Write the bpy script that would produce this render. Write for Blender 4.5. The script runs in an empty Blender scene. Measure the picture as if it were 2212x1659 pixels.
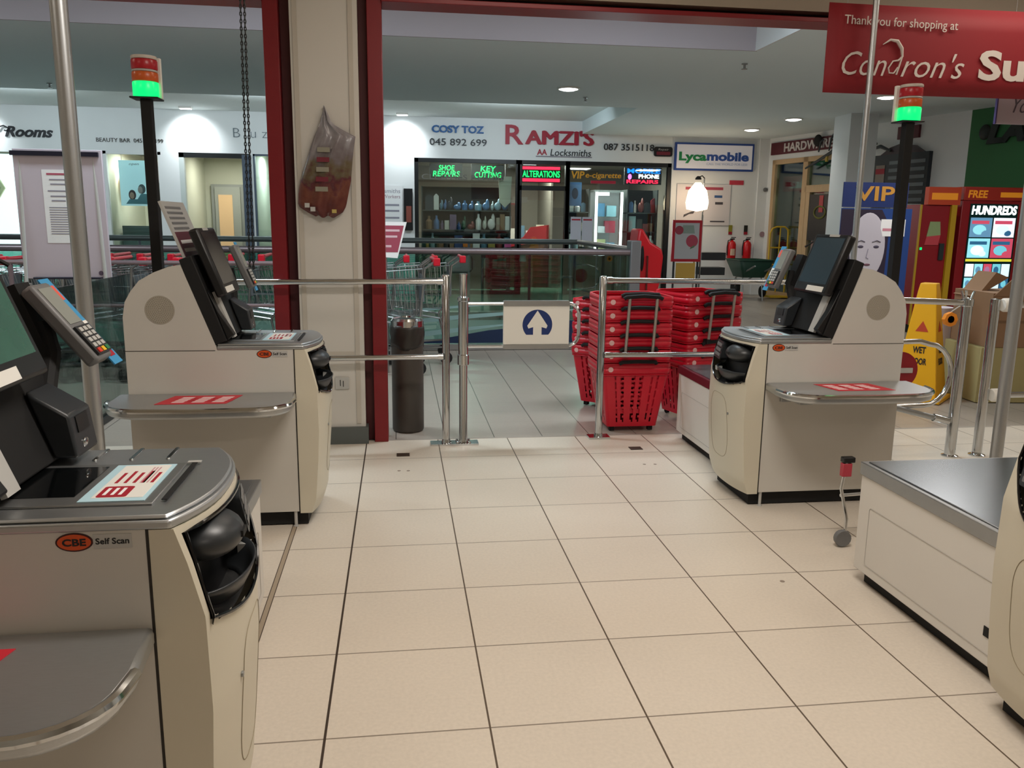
import bpy, bmesh, math, random
from mathutils import Matrix, Vector
random.seed(7)
PI=math.pi
sc=bpy.context.scene
C=sc.collection
# ---------------------------------------------------------------- camera, world, exposure
cam_d=bpy.data.cameras.new('camera'); cam=bpy.data.objects.new('camera',cam_d); C.objects.link(cam)
RT=Vector((0.99092148,-0.13389357,0.01212951)); UP=Vector((0.013872,0.19156806,0.98138129)); FW=Vector((0.13372427,0.97230355,-0.19168628))
cam.matrix_world=Matrix(((RT.x,UP.x,-FW.x,0),(RT.y,UP.y,-FW.y,0),(RT.z,UP.z,-FW.z,1.28507),(0,0,0,1)))
cam_d.sensor_width=36; cam_d.lens=36*1783.73/2212; cam_d.clip_start=.05; cam_d.clip_end=100
sc.camera=cam
sc.view_settings.view_transform='Standard'; sc.view_settings.look='None'; sc.view_settings.gamma=1
sc.view_settings.exposure=0.0; sc.view_settings.use_curve_mapping=False
w=bpy.data.worlds.new('world'); sc.world=w; w.use_nodes=True
w.node_tree.nodes['Background'].inputs[0].default_value=(.8,.9,1,1); w.node_tree.nodes['Background'].inputs[1].default_value=.12
# light strengths (watts)
WARM=(1,.935,.865); COOL=(.80,.93,1.0)
SHOP_W=[(0.75,1.75,47),(0.75,3.9,5),(-2.6,1.4,8),(3.6,1.4,9),(-3.2,3.9,4),(3.4,3.9,6),(0.7,-1.0,13)]
def area(name,loc,sx,sy,W,col,rot=(0,0,0),spread=PI):
    l=bpy.data.lights.new(name,'AREA'); l.shape='RECTANGLE'; l.size=sx; l.size_y=sy; l.energy=W; l.color=col; l.spread=spread
    o=bpy.data.objects.new(name,l); C.objects.link(o); o.location=loc; o.rotation_euler=rot; return o
for x,y,W in SHOP_W: area('shop_panel_light',(x,y,2.80),1.1,.28,W,WARM)
for x in (-4.6,-1.2,1.9): area('mall_recess_fill',(x,5.7,3.30),1.4,.3,56,COOL)  # added fill for the mall's ambient light, out of view in the recess
for x in (5.0,7.0): area('mall_right_fill',(x,6.8,2.78),.6,.6,30,(1,.95,.9))  # added fill over the right of the mall, has no fixture
for x in (-5.4,-1.8,1.8): area('fascia_fill',(x,12.7,2.98),1.4,.4,30,COOL,(math.radians(48),0,0))  # added soft wash hidden behind the ceiling lip, brightens the far fascia
def spot(loc,W,col,size=1.9,blend=.9,r=.05,rot=(0,0,0)):
    l=bpy.data.lights.new('downlight_beam','SPOT'); l.energy=W; l.color=col; l.spot_size=size; l.spot_blend=blend; l.shadow_soft_size=r
    o=bpy.data.objects.new('downlight_beam',l); C.objects.link(o); o.location=loc; o.rotation_euler=rot; return o
# ---------------------------------------------------------------- materials
def lin(h):
    if isinstance(h,str): c=[int(h[i:i+2],16)/255 for i in (0,2,4)]
    else: c=h
    return tuple(x/12.92 if x<=.04045 else ((x+.055)/1.055)**2.4 for x in c)
MC={}
def M(name,hexc,rough=.5,metal=0,emit=0,noise=0,nscale=30,spec=.5,emc=None,bump=0,stretch=None):
    if name in MC: return MC[name]
    m=bpy.data.materials.new(name); m.use_nodes=True; nt=m.node_tree; b=nt.nodes['Principled BSDF']
    c=lin(hexc); b.inputs['Base Color'].default_value=(*c,1); b.inputs['Roughness'].default_value=rough; b.inputs['Metallic'].default_value=metal
    b.inputs['Specular IOR Level'].default_value=spec
    if emit: b.inputs['Emission Color'].default_value=(*(lin(emc) if emc else c),1); b.inputs['Emission Strength'].default_value=emit
    if noise or bump:
        tc=nt.nodes.new('ShaderNodeTexCoord'); n=nt.nodes.new('ShaderNodeTexNoise'); n.inputs['Scale'].default_value=nscale; n.inputs['Detail'].default_value=4
        src=tc.outputs['Object']
        if stretch:
            mp=nt.nodes.new('ShaderNodeMapping'); mp.inputs['Scale'].default_value=stretch; nt.links.new(src,mp.inputs[0]); src=mp.outputs[0]
        nt.links.new(src,n.inputs['Vector'])
        if noise:
            mx=nt.nodes.new('ShaderNodeMix'); mx.data_type='RGBA'; k=1-noise
            mx.inputs[6].default_value=(c[0]*k,c[1]*k,c[2]*k,1); mx.inputs[7].default_value=(min(1,c[0]*(1+noise)),min(1,c[1]*(1+noise)),min(1,c[2]*(1+noise)),1)
            nt.links.new(n.outputs['Fac'],mx.inputs[0]); nt.links.new(mx.outputs[2],b.inputs['Base Color'])
        if bump:
            bp=nt.nodes.new('ShaderNodeBump'); bp.inputs['Strength'].default_value=bump; bp.inputs['Distance'].default_value=.002
            nt.links.new(n.outputs['Fac'],bp.inputs['Height']); nt.links.new(bp.outputs[0],b.inputs['Normal'])
    MC[name]=m; return m
def glass(name,tint,refl=.10,rough=.02):
    if name in MC: return MC[name]
    m=bpy.data.materials.new(name); m.use_nodes=True; nt=m.node_tree; nt.nodes.clear()
    o=nt.nodes.new('ShaderNodeOutputMaterial'); t=nt.nodes.new('ShaderNodeBsdfTransparent'); g=nt.nodes.new('ShaderNodeBsdfGlossy'); x=nt.nodes.new('ShaderNodeMixShader')
    t.inputs[0].default_value=(*tint,1); g.inputs['Roughness'].default_value=rough; g.inputs[0].default_value=(.9,.97,.95,1)
    f=nt.nodes.new('ShaderNodeFresnel'); f.inputs[0].default_value=1.5
    mu=nt.nodes.new('ShaderNodeMath'); mu.operation='MULTIPLY_ADD'; mu.inputs[1].default_value=.9; mu.inputs[2].default_value=refl-.04; mu.use_clamp=True
    nt.links.new(f.outputs[0],mu.inputs[0]); nt.links.new(mu.outputs[0],x.inputs[0]); nt.links.new(t.outputs[0],x.inputs[1]); nt.links.new(g.outputs[0],x.inputs[2]); nt.links.new(x.outputs[0],o.inputs[0])
    MC[name]=m; return m
def tiles(name,size,x0,y0,base,grout,mort,rough,var=.05,dirt=None,rowfade=.5):
    """square floor tiles laid in world coordinates; joints across the room are paler than joints along it"""
    m=bpy.data.materials.new(name); m.use_nodes=True; nt=m.node_tree; b=nt.nodes['Principled BSDF']; L=nt.links.new
    tc=nt.nodes.new('ShaderNodeTexCoord'); sx=nt.nodes.new('ShaderNodeSeparateXYZ'); L(tc.outputs['Object'],sx.inputs[0])
    def ma(op,a,bb=None,cc=None):
        n=nt.nodes.new('ShaderNodeMath'); n.operation=op
        for i,v in enumerate((a,bb,cc)):
            if v is None: continue
            if isinstance(v,(int,float)): n.inputs[i].default_value=v
            else: L(v,n.inputs[i])
        return n.outputs[0]
    def joint(co,o,wd):
        u=ma('DIVIDE',ma('SUBTRACT',co,o),size); fr=ma('FRACT',u); d=ma('MINIMUM',fr,ma('SUBTRACT',1.0,fr))
        return ma('LESS_THAN',d,wd/size/2), ma('FLOOR',u)
    jx,fx=joint(sx.outputs[0],x0,mort); jy,fy=joint(sx.outputs[1],y0,mort)
    cell=nt.nodes.new('ShaderNodeCombineXYZ'); L(fx,cell.inputs[0]); L(fy,cell.inputs[1])
    wn=nt.nodes.new('ShaderNodeTexWhiteNoise'); wn.noise_dimensions='3D'; L(cell.outputs[0],wn.inputs[0])
    n1=nt.nodes.new('ShaderNodeTexNoise'); n1.inputs['Scale'].default_value=90; n1.inputs['Detail'].default_value=5; L(tc.outputs['Object'],n1.inputs['Vector'])
    n2=nt.nodes.new('ShaderNodeTexNoise'); n2.inputs['Scale'].default_value=1.6; n2.inputs['Detail'].default_value=3; L(tc.outputs['Object'],n2.inputs['Vector'])
    k=ma('ADD',ma('MULTIPLY',wn.outputs[0],var),ma('ADD',ma('MULTIPLY',n1.outputs['Fac'],.22),ma('MULTIPLY',n2.outputs['Fac'],.16)))
    k=ma('ADD',k,.79-var/2)
    bc=lin(base); gc=lin(grout)
    vm=nt.nodes.new('ShaderNodeVectorMath'); vm.operation='SCALE'; vm.inputs[0].default_value=bc; L(k,vm.inputs[3])
    g=ma('MAXIMUM',jx,ma('MULTIPLY',jy,rowfade))
    mx=nt.nodes.new('ShaderNodeMix'); mx.data_type='RGBA'; L(g,mx.inputs[0]); L(vm.outputs[0],mx.inputs[6]); mx.inputs[7].default_value=(*gc,1)
    L(mx.outputs[2],b.inputs['Base Color']); b.inputs['Roughness'].default_value=rough; b.inputs['Specular IOR Level'].default_value=.5
    return m
cream=M('cream_panel','C8C4BC',.42,noise=.04,nscale=3); creamf=M('cream_front','CDC6B3',.38,noise=.04,nscale=3)
steel=M('brushed_steel','B9BCBE',.36,.9,noise=.08,nscale=40,stretch=(1,12,12)); steeld=M('satin_steel','A3A5A6',.40,.9,noise=.06,nscale=25)
chrome=M('chrome','C9CBCC',.12,1); black=M('black_plastic','0E0E10',.42); blackm=M('black_matt','070708',.75); dgrey=M('dark_grey_plastic','2A2D30',.38)
mgrey=M('mid_grey_plastic','6E6E6E',.45); lgrey=M('light_grey_plastic','B7B6B2',.4); glossk=M('gloss_black','08080A',.10)
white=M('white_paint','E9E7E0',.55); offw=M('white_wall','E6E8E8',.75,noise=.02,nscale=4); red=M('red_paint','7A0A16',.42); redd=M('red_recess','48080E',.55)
redp=M('red_plastic','C8102A',.35); paper=M('paper','EDEDEE',.8); dkred=M('dark_red_print','A3142A',.6); navy=M('navy_print','12265C',.5)
gf=M('green_lit','00C060',.3,emit=1.6,emc='00E070'); seam=M('seam_dark','2B2620',.8); yellow=M('yellow_plastic','F2B211',.4)
cyanc=M('pale_blue_card','B9DCE8',.5); wht=M('white_print','F4F4F4',.6); blk=M('black_print','151515',.6); wood=M('pale_wood','C3A47C',.5,noise=.1,nscale=8,stretch=(8,8,1))
# ---------------------------------------------------------------- mesh builder
class MB:
    def __init__(s,T=None): s.v=[];s.f=[];s.m=[];s.mats=[];s.T=T or Matrix.Identity(4)
    def mi(s,m):
        if m not in s.mats: s.mats.append(m)
        return s.mats.index(m)
    def add(s,vs,fs,m):
        b=len(s.v); s.v+=[tuple(s.T@Vector(p)) for p in vs]; k=s.mi(m)
        for f in fs: s.f.append([i+b for i in f]); s.m.append(k)
        return s
    def face(s,pts,m): return s.add(pts,[list(range(len(pts)))],m)
    def box(s,x0,x1,y0,y1,z0,z1,m):
        if x0>x1:x0,x1=x1,x0
        if y0>y1:y0,y1=y1,y0
        if z0>z1:z0,z1=z1,z0
        v=[(x,y,z) for z in (z0,z1) for y in (y0,y1) for x in (x0,x1)]
        return s.add(v,[[0,2,3,1],[4,5,7,6],[0,1,5,4],[2,6,7,3],[0,4,6,2],[1,3,7,5]],m)
    def prism(s,poly,fn,a,b,m):
        n=len(poly); v=[fn(p,q,a) for p,q in poly]+[fn(p,q,b) for p,q in poly]
        return s.add(v,[list(range(n))[::-1],list(range(n,2*n))]+[[i,(i+1)%n,n+(i+1)%n,n+i] for i in range(n)],m)
    def tube(s,pts,r,m,n=8,closed=False,caps=True):
        P=[Vector(p) for p in pts]; k=len(P); v=[]; ref=None
        for i,p in enumerate(P):
            if closed: t=(P[(i+1)%k]-P[i-1])
            else: t=P[min(i+1,k-1)]-P[max(i-1,0)]
            t.normalize()
            if ref is None:
                a=t.cross(Vector((0,0,1)) if abs(t.z)<.9 else Vector((1,0,0)))
            else: a=ref-t*ref.dot(t)
            a.normalize(); bb=t.cross(a); ref=a
            rr=r[i] if isinstance(r,(list,tuple)) else r
            for j in range(n):
                an=2*PI*j/n; v.append(p+a*(math.cos(an)*rr)+bb*(math.sin(an)*rr))
        f=[]
        for i in range(k if closed else k-1):
            for j in range(n): f.append([i*n+j,i*n+(j+1)%n,((i+1)%k)*n+(j+1)%n,((i+1)%k)*n+j])
        if not closed and caps: f+= [list(range(n))[::-1],list(range((k-1)*n,k*n))]
        return s.add(v,f,m)
    def lathe(s,prof,c,m,n=24,axis='z',a0=0,a1=2*PI):
        v=[];full=abs(a1-a0-2*PI)<1e-6; nn=n if full else n+1
        for r,h in prof:
            for j in range(nn):
                an=a0+(a1-a0)*j/n; x=math.cos(an)*r; y=math.sin(an)*r
                v.append({'z':(c[0]+x,c[1]+y,c[2]+h),'y':(c[0]+x,c[1]+h,c[2]+y),'x':(c[0]+h,c[1]+x,c[2]+y)}[axis])
        f=[]
        for i in range(len(prof)-1):
            for j in range(n): f.append([i*nn+j,i*nn+(j+1)%nn,(i+1)*nn+(j+1)%nn,(i+1)*nn+j])
        if full:
            if prof[0][0]>1e-5: f.append(list(range(nn))[::-1])
            if prof[-1][0]>1e-5: f.append(list(range((len(prof)-1)*nn,len(prof)*nn)))
        return s.add(v,f,m)
    def grid(s,fn,nu,nv,m,skip=None):
        v=[fn(i/nu,j/nv) for j in range(nv+1) for i in range(nu+1)]
        f=[[j*(nu+1)+i,j*(nu+1)+i+1,(j+1)*(nu+1)+i+1,(j+1)*(nu+1)+i] for j in range(nv) for i in range(nu) if not(skip and skip(i,j))]
        return s.add(v,f,m)
    def ell(s,c,r,m,nu=16,nv=10):
        def fn(a,b):
            t=2*PI*a; p=PI*b; return (c[0]+r[0]*math.cos(t)*math.sin(p),c[1]+r[1]*math.sin(t)*math.sin(p),c[2]+r[2]*math.cos(p))
        return s.grid(fn,nu,nv,m)
    def disc(s,c,r,m,n=24,ax=(1,0,0),ay=(0,0,1)):
        ax=Vector(ax);ay=Vector(ay);c=Vector(c)
        return s.face([c+ax*(r*math.cos(2*PI*i/n))+ay*(r*math.sin(2*PI*i/n)) for i in range(n)],m)
    def text(s,t,o,X,Y,wd,ht,m,ext=.004,shear=0,bold=0,res=3,sp=1.0):
        """lettering fitted into a wd x ht box whose lower left corner is o"""
        cu=bpy.data.curves.new('t','FONT'); cu.body=t; cu.size=1; cu.extrude=.0; cu.shear=shear; cu.offset=bold; cu.resolution_u=res; cu.space_character=sp
        ob=bpy.data.objects.new('t',cu); C.objects.link(ob); bpy.context.view_layer.update()
        me=bpy.data.meshes.new_from_object(ob.evaluated_get(bpy.context.evaluated_depsgraph_get()))
        bpy.data.objects.remove(ob)
        vs=[v.co.copy() for v in me.vertices]; fs=[list(p.vertices) for p in me.polygons]; bpy.data.meshes.remove(me); bpy.data.curves.remove(cu)
        if not vs: return s
        x0=min(v.x for v in vs);x1=max(v.x for v in vs);y0=min(v.y for v in vs);y1=max(v.y for v in vs)
        X=Vector(X).normalized();Y=Vector(Y).normalized();N=X.cross(Y);o=Vector(o)
        q=[o+X*((v.x-x0)/(x1-x0)*wd)+Y*((v.y-y0)/(y1-y0)*ht)+N*ext for v in vs]
        # side walls
        ec={}
        for f in fs:
            for i in range(len(f)):
                e=(f[i],f[(i+1)%len(f)]); ec[tuple(sorted(e))]=ec.get(tuple(sorted(e)),[])+[e]
        n=len(vs); allv=q+[p-N*ext for p in q]
        walls=[[b,a,a+n,b+n] for es in ec.values() if len(es)==1 for a,b in es]
        return s.add(allv,fs+walls,m)
    def build(s,name,parent=None,loc=None,bevel=0,smooth=True,solid=0,kind=None,rotz=0):
        me=bpy.data.meshes.new(name); me.from_pydata(s.v,[],s.f)
        for m in s.mats: me.materials.append(m)
        me.polygons.foreach_set('material_index',s.m)
        me.validate(); 
        bm=bmesh.new(); bm.from_mesh(me); bmesh.ops.recalc_face_normals(bm,faces=bm.faces) if not getattr(s,'keep',False) else None; bm.to_mesh(me); bm.free()
        if smooth:
            me.polygons.foreach_set('use_smooth',[True]*len(me.polygons)); me.set_sharp_from_angle(angle=math.radians(35))
        o=bpy.data.objects.new(name,me); C.objects.link(o)
        if parent: o.parent=parent
        if loc: o.location=loc
        o.rotation_euler.z=rotz
        if bevel:
            b=o.modifiers.new('bevel','BEVEL'); b.width=bevel; b.segments=2; b.limit_method='ANGLE'
        if solid:
            b=o.modifiers.new('solid','SOLIDIFY'); b.thickness=solid
        if kind: o['kind']=kind
        return o
def tag(o,label,cat,group=None,kind=None):
    o['label']=label; o['category']=cat
    if group: o['group']=group
    if kind: o['kind']=kind
    return o
def thing(name,label,cat,loc=(0,0,0),rz=0,group=None):
    o=bpy.data.objects.new(name,None); C.objects.link(o); o.location=loc; o.rotation_euler.z=rz; o.empty_display_size=.1
    return tag(o,label,cat,group)
def clone(o,parent=None):
    c=o.copy(); C.objects.link(c); c.parent=parent
    for ch in list(o.children): clone(ch,c)
    return c
XZ=lambda p,q,t:(p,t,q)
def rrect(x0,x1,y0,y1,r,n=5):
    P=[]
    for cx,cy,a in ((x1-r,y0+r,-PI/2),(x1-r,y1-r,0),(x0+r,y1-r,PI/2),(x0+r,y0+r,PI)):
        for i in range(n+1):
            t=a+PI/2*i/n; P.append((cx+r*math.cos(t),cy+r*math.sin(t)))
    return P
# ---------------------------------------------------------------- the setting
floor_shop=tiles('shop_floor_tiles',.42,-.2022,1.9179,'D9CEBF','5E5042',.0052,.34,var=.04,rowfade=.75)
floor_mall=tiles('mall_floor_tiles',.298,.266,4.95,'A99E93','514A44',.005,.30,var=.05,rowfade=.18)
teal=M('mall_ceiling_paint','DCE8EA',.85); shopceil=M('shop_ceiling_paint','D9CDBB',.85); pinkw=M('bulkhead_paint','A79FA6',.85)
MB().box(-5,6,-4,4.84,-.1,0,floor_shop).build('floor',kind='structure')
MB().box(-9,8.6,4.84,8.42,-.12,-.004,floor_mall).box(2.62,8.6,8.42,12,-.12,-.004,floor_mall).box(-9,8.6,12,15.2,-.12,-.004,floor_mall).build('floor',kind='structure')
MB().box(-9,2.62,8.40,8.42,-1.2,-.12,white).box(-9,2.62,12,12.02,-.9,-.12,white).box(-9,2.7,12.6,12.65,-4,-.12,M('lower_wall','7A8A84',.7)).box(-9,2.62,8.3,12.7,-4.1,-4,M('lower_floor','8D9A92',.4)).build('wall_void',kind='structure')
# shop shell
MB().box(-5,6,-4,4.80,2.86,2.95,shopceil).build('ceiling',kind='structure')
MB().box(-5.1,-5,-4,4.8,0,2.95,white).build('wall_left',kind='structure')
MB().box(6,6.1,-4,4.8,0,2.95,white).build('wall_right',kind='structure')
MB().box(-5.1,6.1,-4.1,-4,0,2.95,white).build('wall_back',kind='structure')
MB().box(-5,6,4.80,5.02,2.50,3.6,M('bulkhead_beige','A3988A',.8)).build('wall_front',kind='structure')
# mall shell
MB().box(-9,3.27,7.63,11.5,2.85,3.45,teal).box(3.27,4.87,5.02,15.1,2.85,3.45,teal).box(4.87,8.8,5.02,15.1,2.85,3.45,teal).build('ceiling',kind='structure')
MB().box(-9,3.27,5.02,7.63,3.42,3.5,teal).box(-9,4.87,11.5,15.1,3.07,3.2,M('strip_ceiling','E4EAE8',.8)).build('ceiling',kind='structure')
MB().box(4.855,4.87,11.5,15,2.852,3.07,M('strip_side','E4EAE8',.8)).box(-9,3.27,7.61,7.63,2.85,3.42,pinkw).box(3.25,3.27,5.02,7.61,2.85,3.42,M('recess_side','DADDE0',.8)).build('trim_1',kind='structure')
wb=MB()
for a,b,c,d in ((-9,-8.0,0,3.1),(-4.95,-4.86,0,2.38),(-3.94,-3.65,0,2.38),(-2.50,-2.44,0,2.38),(-1.95,.29,0,2.38),(4.95,7.0,0,2.87)): wb.box(a,b,15,15.15,c,d,offw)
wb.box(-8.0,4.95,15,15.15,2.38,3.1,offw).box(4.95,6.6,14.98,15,0,2.87,offw)
wb.build('wall_far',kind='structure')
MB().box(6.60,7.0,14.94,15.0,0,2.85,offw).build('trim_2',kind='structure')
# angled right-hand mall wall (local x runs along it towards the viewer)
HWA=Vector((6.80,14.85,0)); ang=math.atan2(9.95-14.85,7.85-6.80)
HW=Matrix.Translation(HWA)@Matrix.Rotation(ang,4,'Z')
hwall=MB(HW)
for a,b,c,d in ((-.2,.05,0,2.87),(2.12,4.25,0,2.87),(.05,2.12,2.46,2.87)): hwall.box(a,b,0,.15,c,d,offw)
hwall.box(4.25,8.3,0,.15,0,2.87,M('green_wall','2F6B3C',.6)); hwall.build('wall_right',kind='structure')
MB().box(-9.1,-9,4.84,15.1,0,3.3,offw).build('wall_left',kind='structure')
MB(HW).box(8.3,8.5,-.1,.2,0,2.87,offw).box(7,8.3,.1,.3,0,.1,offw).build('trim_3',kind='structure')
# pillar between the two openings, red frame posts, header beam
pw=M('pillar_panel','CFCBC4',.5); pil=MB().box(-.56,-.205,4.79,5.05,.10,2.9,pw).box(-.545,-.52,4.783,4.79,.12,2.5,M('pillar_edge','BDB6AB',.5)).box(-.255,-.23,4.783,4.79,.12,2.5,MC['pillar_edge'])
pil.box(-.515,-.262,4.784,4.79,.52,.545,MC['pillar_edge']).box(-.515,-.262,4.784,4.79,.93,.96,MC['pillar_edge'])
pil.build('trim_4',kind='structure')
MB().box(-.575,-.19,4.765,5.0,0,.10,M('skirting_grey','555A58',.5)).build('baseboard_pillar',kind='structure')
fr=MB()
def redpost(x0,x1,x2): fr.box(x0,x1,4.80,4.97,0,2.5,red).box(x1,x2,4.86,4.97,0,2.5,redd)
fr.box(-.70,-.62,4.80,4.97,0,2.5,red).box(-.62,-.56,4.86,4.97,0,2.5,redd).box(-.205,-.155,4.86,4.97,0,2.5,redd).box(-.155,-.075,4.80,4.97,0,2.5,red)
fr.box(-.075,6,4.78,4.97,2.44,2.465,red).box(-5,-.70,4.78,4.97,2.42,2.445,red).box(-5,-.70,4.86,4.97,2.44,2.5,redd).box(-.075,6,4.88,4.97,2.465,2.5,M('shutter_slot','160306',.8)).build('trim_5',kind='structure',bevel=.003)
# expansion joints in the shop floor
j=MB().box(-.2055,-.1989,-4,4.80,0,.0008,M('joint_dark','3A2C20',.8))
j.box(-.466,-.4635,-1,4.6,0,.0008,MC['joint_dark']).box(-.448,-.4455,-1,4.6,0,.0008,MC['joint_dark']).box(-.4635,-.448,-1,4.6,0,.0005,M('joint_pale','A59580',.7))
j.build('trim_6',kind='structure')
MB().box(-1.2,4,4.825,4.845,0,.0012,M('threshold','A39A90',.5)).build('trim_7',kind='structure')
# ---------------------------------------------------------------- ceiling lamps
for x,y,W in SHOP_W:
    t=thing('ceiling_light','long warm white ceiling light panel over the checkouts','ceiling light',(x,y,2.86),group='warm ceiling panels in the shop')
    MB().box(-.58,.58,-.16,.16,-.045,0,white).build('housing',t); MB().box(-.55,.55,-.135,.135,-.052,-.0455,M('panel_warm','FFF2E0',.5,emit=3.0,emc='FFE3BE')).build('diffuser',t)
for x in (-4.6,-1.2,1.9):
    t=thing('ceiling_light','added cool white fill panel, unseen in the raised mall ceiling recess','ceiling light',(x,5.7,3.42),group='added cool fill panels in the ceiling recess')  # unseen panels added to carry the mall fill light
    MB().box(-.72,.72,-.17,.17,-.07,0,white).build('housing',t); MB().box(-.70,.70,-.15,.15,-.08,-.0705,M('fill_panel_cool','F0FAFF',.5,emit=3.0,emc='D8F2FF')).build('diffuser',t)
def downlight(x,y,z,W,label,warm=False,beam=True):
    t=thing('downlight',label,'downlight',(x,y,z))
    MB().lathe([(.115,0),(.135,0),(.135,-.012),(.115,-.018),(.112,-.006)],(0,0,0),white,24).build('trim_ring',t)
    MB().lathe([(0,-.014),(.07,-.03),(.113,-.012),(.113,0)],(0,0,0),M('downlight_lens','FFFFFF',.3,emit=9),24).build('lens',t)
    if beam: spot((x,y,z-.05),W,(1,.97,.93) if warm else (.92,.97,1),2.3,.9,.06)
downlight(5.81,13.55,2.85,16,'square-looking downlight nearest the white phone-shop sign, over the right corridor',True)
downlight(5.83,12.1,2.85,22,'middle downlight of the right corridor row, left of the hardware sign',True)
downlight(5.92,9.83,2.85,22,'downlight just below the red hanging banner, nearest of the corridor row',True)
downlight(2.007,10.03,2.85,10,'single dim downlight in the teal ceiling over the void',False)
def wallspot(x,label,W):
    t=thing('wall_washer',label,'wall washer light',(x,14.62,3.07))
    MB().box(-.10,.10,-.06,.06,-.03,0,white).build('housing',t,bevel=.004); MB().box(-.085,.085,-.05,.05,-.036,-.0305,MC['downlight_lens']).build('lens',t)
    o=spot((x,14.60,2.98),W*1.5,(.90,.97,1),1.9,1.0,.05); o.rotation_euler=(math.radians(42),0,0)
wallspot(.09,'bright wall washer left of the blue and black phone lettering',34)
wallspot(3.56,'bright wall washer above the end of the big red shop name',26)
wallspot(-3.40,'bright wall washer above the beauty bar fascia, left opening',40)
wallspot(-6.75,'wall washer at the far left above the script lettering',34)
# twin spotlights hanging at the recess edge
t=thing('track_spotlight','small twin spotlight hanging at the end of the white ceiling strip','spotlight',(4.58,14.4,3.06))
MB().box(-.02,.02,-.02,.02,-.05,0,black).build('bracket',t); MB().box(-.09,.07,-.05,.05,-.12,-.05,blk).box(-.075,.05,-.052,-.045,-.115,-.065,M('amber_glow','FFD9B0',.4,emit=1.2)).build('head',t)
MB().box(-.06,.06,-.04,.04,-.2,-.14,lgrey).box(-.05,.05,-.045,-.035,-.195,-.145,M('lamp_glow','FFFFFF',.4,emit=6)).build('head',t)
for x,y,z in ((-4.1,11.0,2.85),(2.36,10.7,2.85),(3.4,8.2,2.85)):
    t=thing('sprinkler','tiny ceiling sprinkler head in the mall ceiling','sprinkler',(x,y,z),group='ceiling sprinklers')
    MB().lathe([(.03,0),(.03,-.01),(.012,-.012),(.012,-.045),(.03,-.05),(.03,-.055)],(0,0,0),steeld,12).build('head',t)
# ---------------------------------------------------------------- self-checkouts
def interp(tab,z):
    for (z0,a),(z1,b) in zip(tab,tab[1:]):
        if z<=z1: return a+(b-a)*(z-z0)/(z1-z0)
    return tab[-1][1]
U0=[(.05,.045),(.12,.068),(.3,.083),(.42,.089),(.6,.086),(.70,.062),(.765,.042)]
BG=[(.05,.03),(.3,.030),(.6,.040),(.765,.052)]
D=.44
def uf(z,v):
    t=(v/D-.5)*2; return interp(U0,z)+interp(BG,z)*(1-abs(t)**2.2)
def bay_in(v,z):
    """inside the dark payment bay: straight towards the camera side, rounded at the bottom"""
    if z>.752 or v<.018 or v>.422: return False
    a=(v-.018)/.404; zb=.590-.035*math.sin(PI*min(1,a*1.1))+ (max(0,a-.62)/.38)**2*.12
    return z>zb
screen_a=M('screen_lit','2C4A3E',.25,emit=.35,noise=.6,nscale=9,emc='39604E'); screen_b=M('screen_dark','1C2228',.12); screen_c=M('screen_bluegrey','33424C',.12,emit=.06)
scanglass=M('scanner_glass','0A0C0D',.05)
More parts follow.
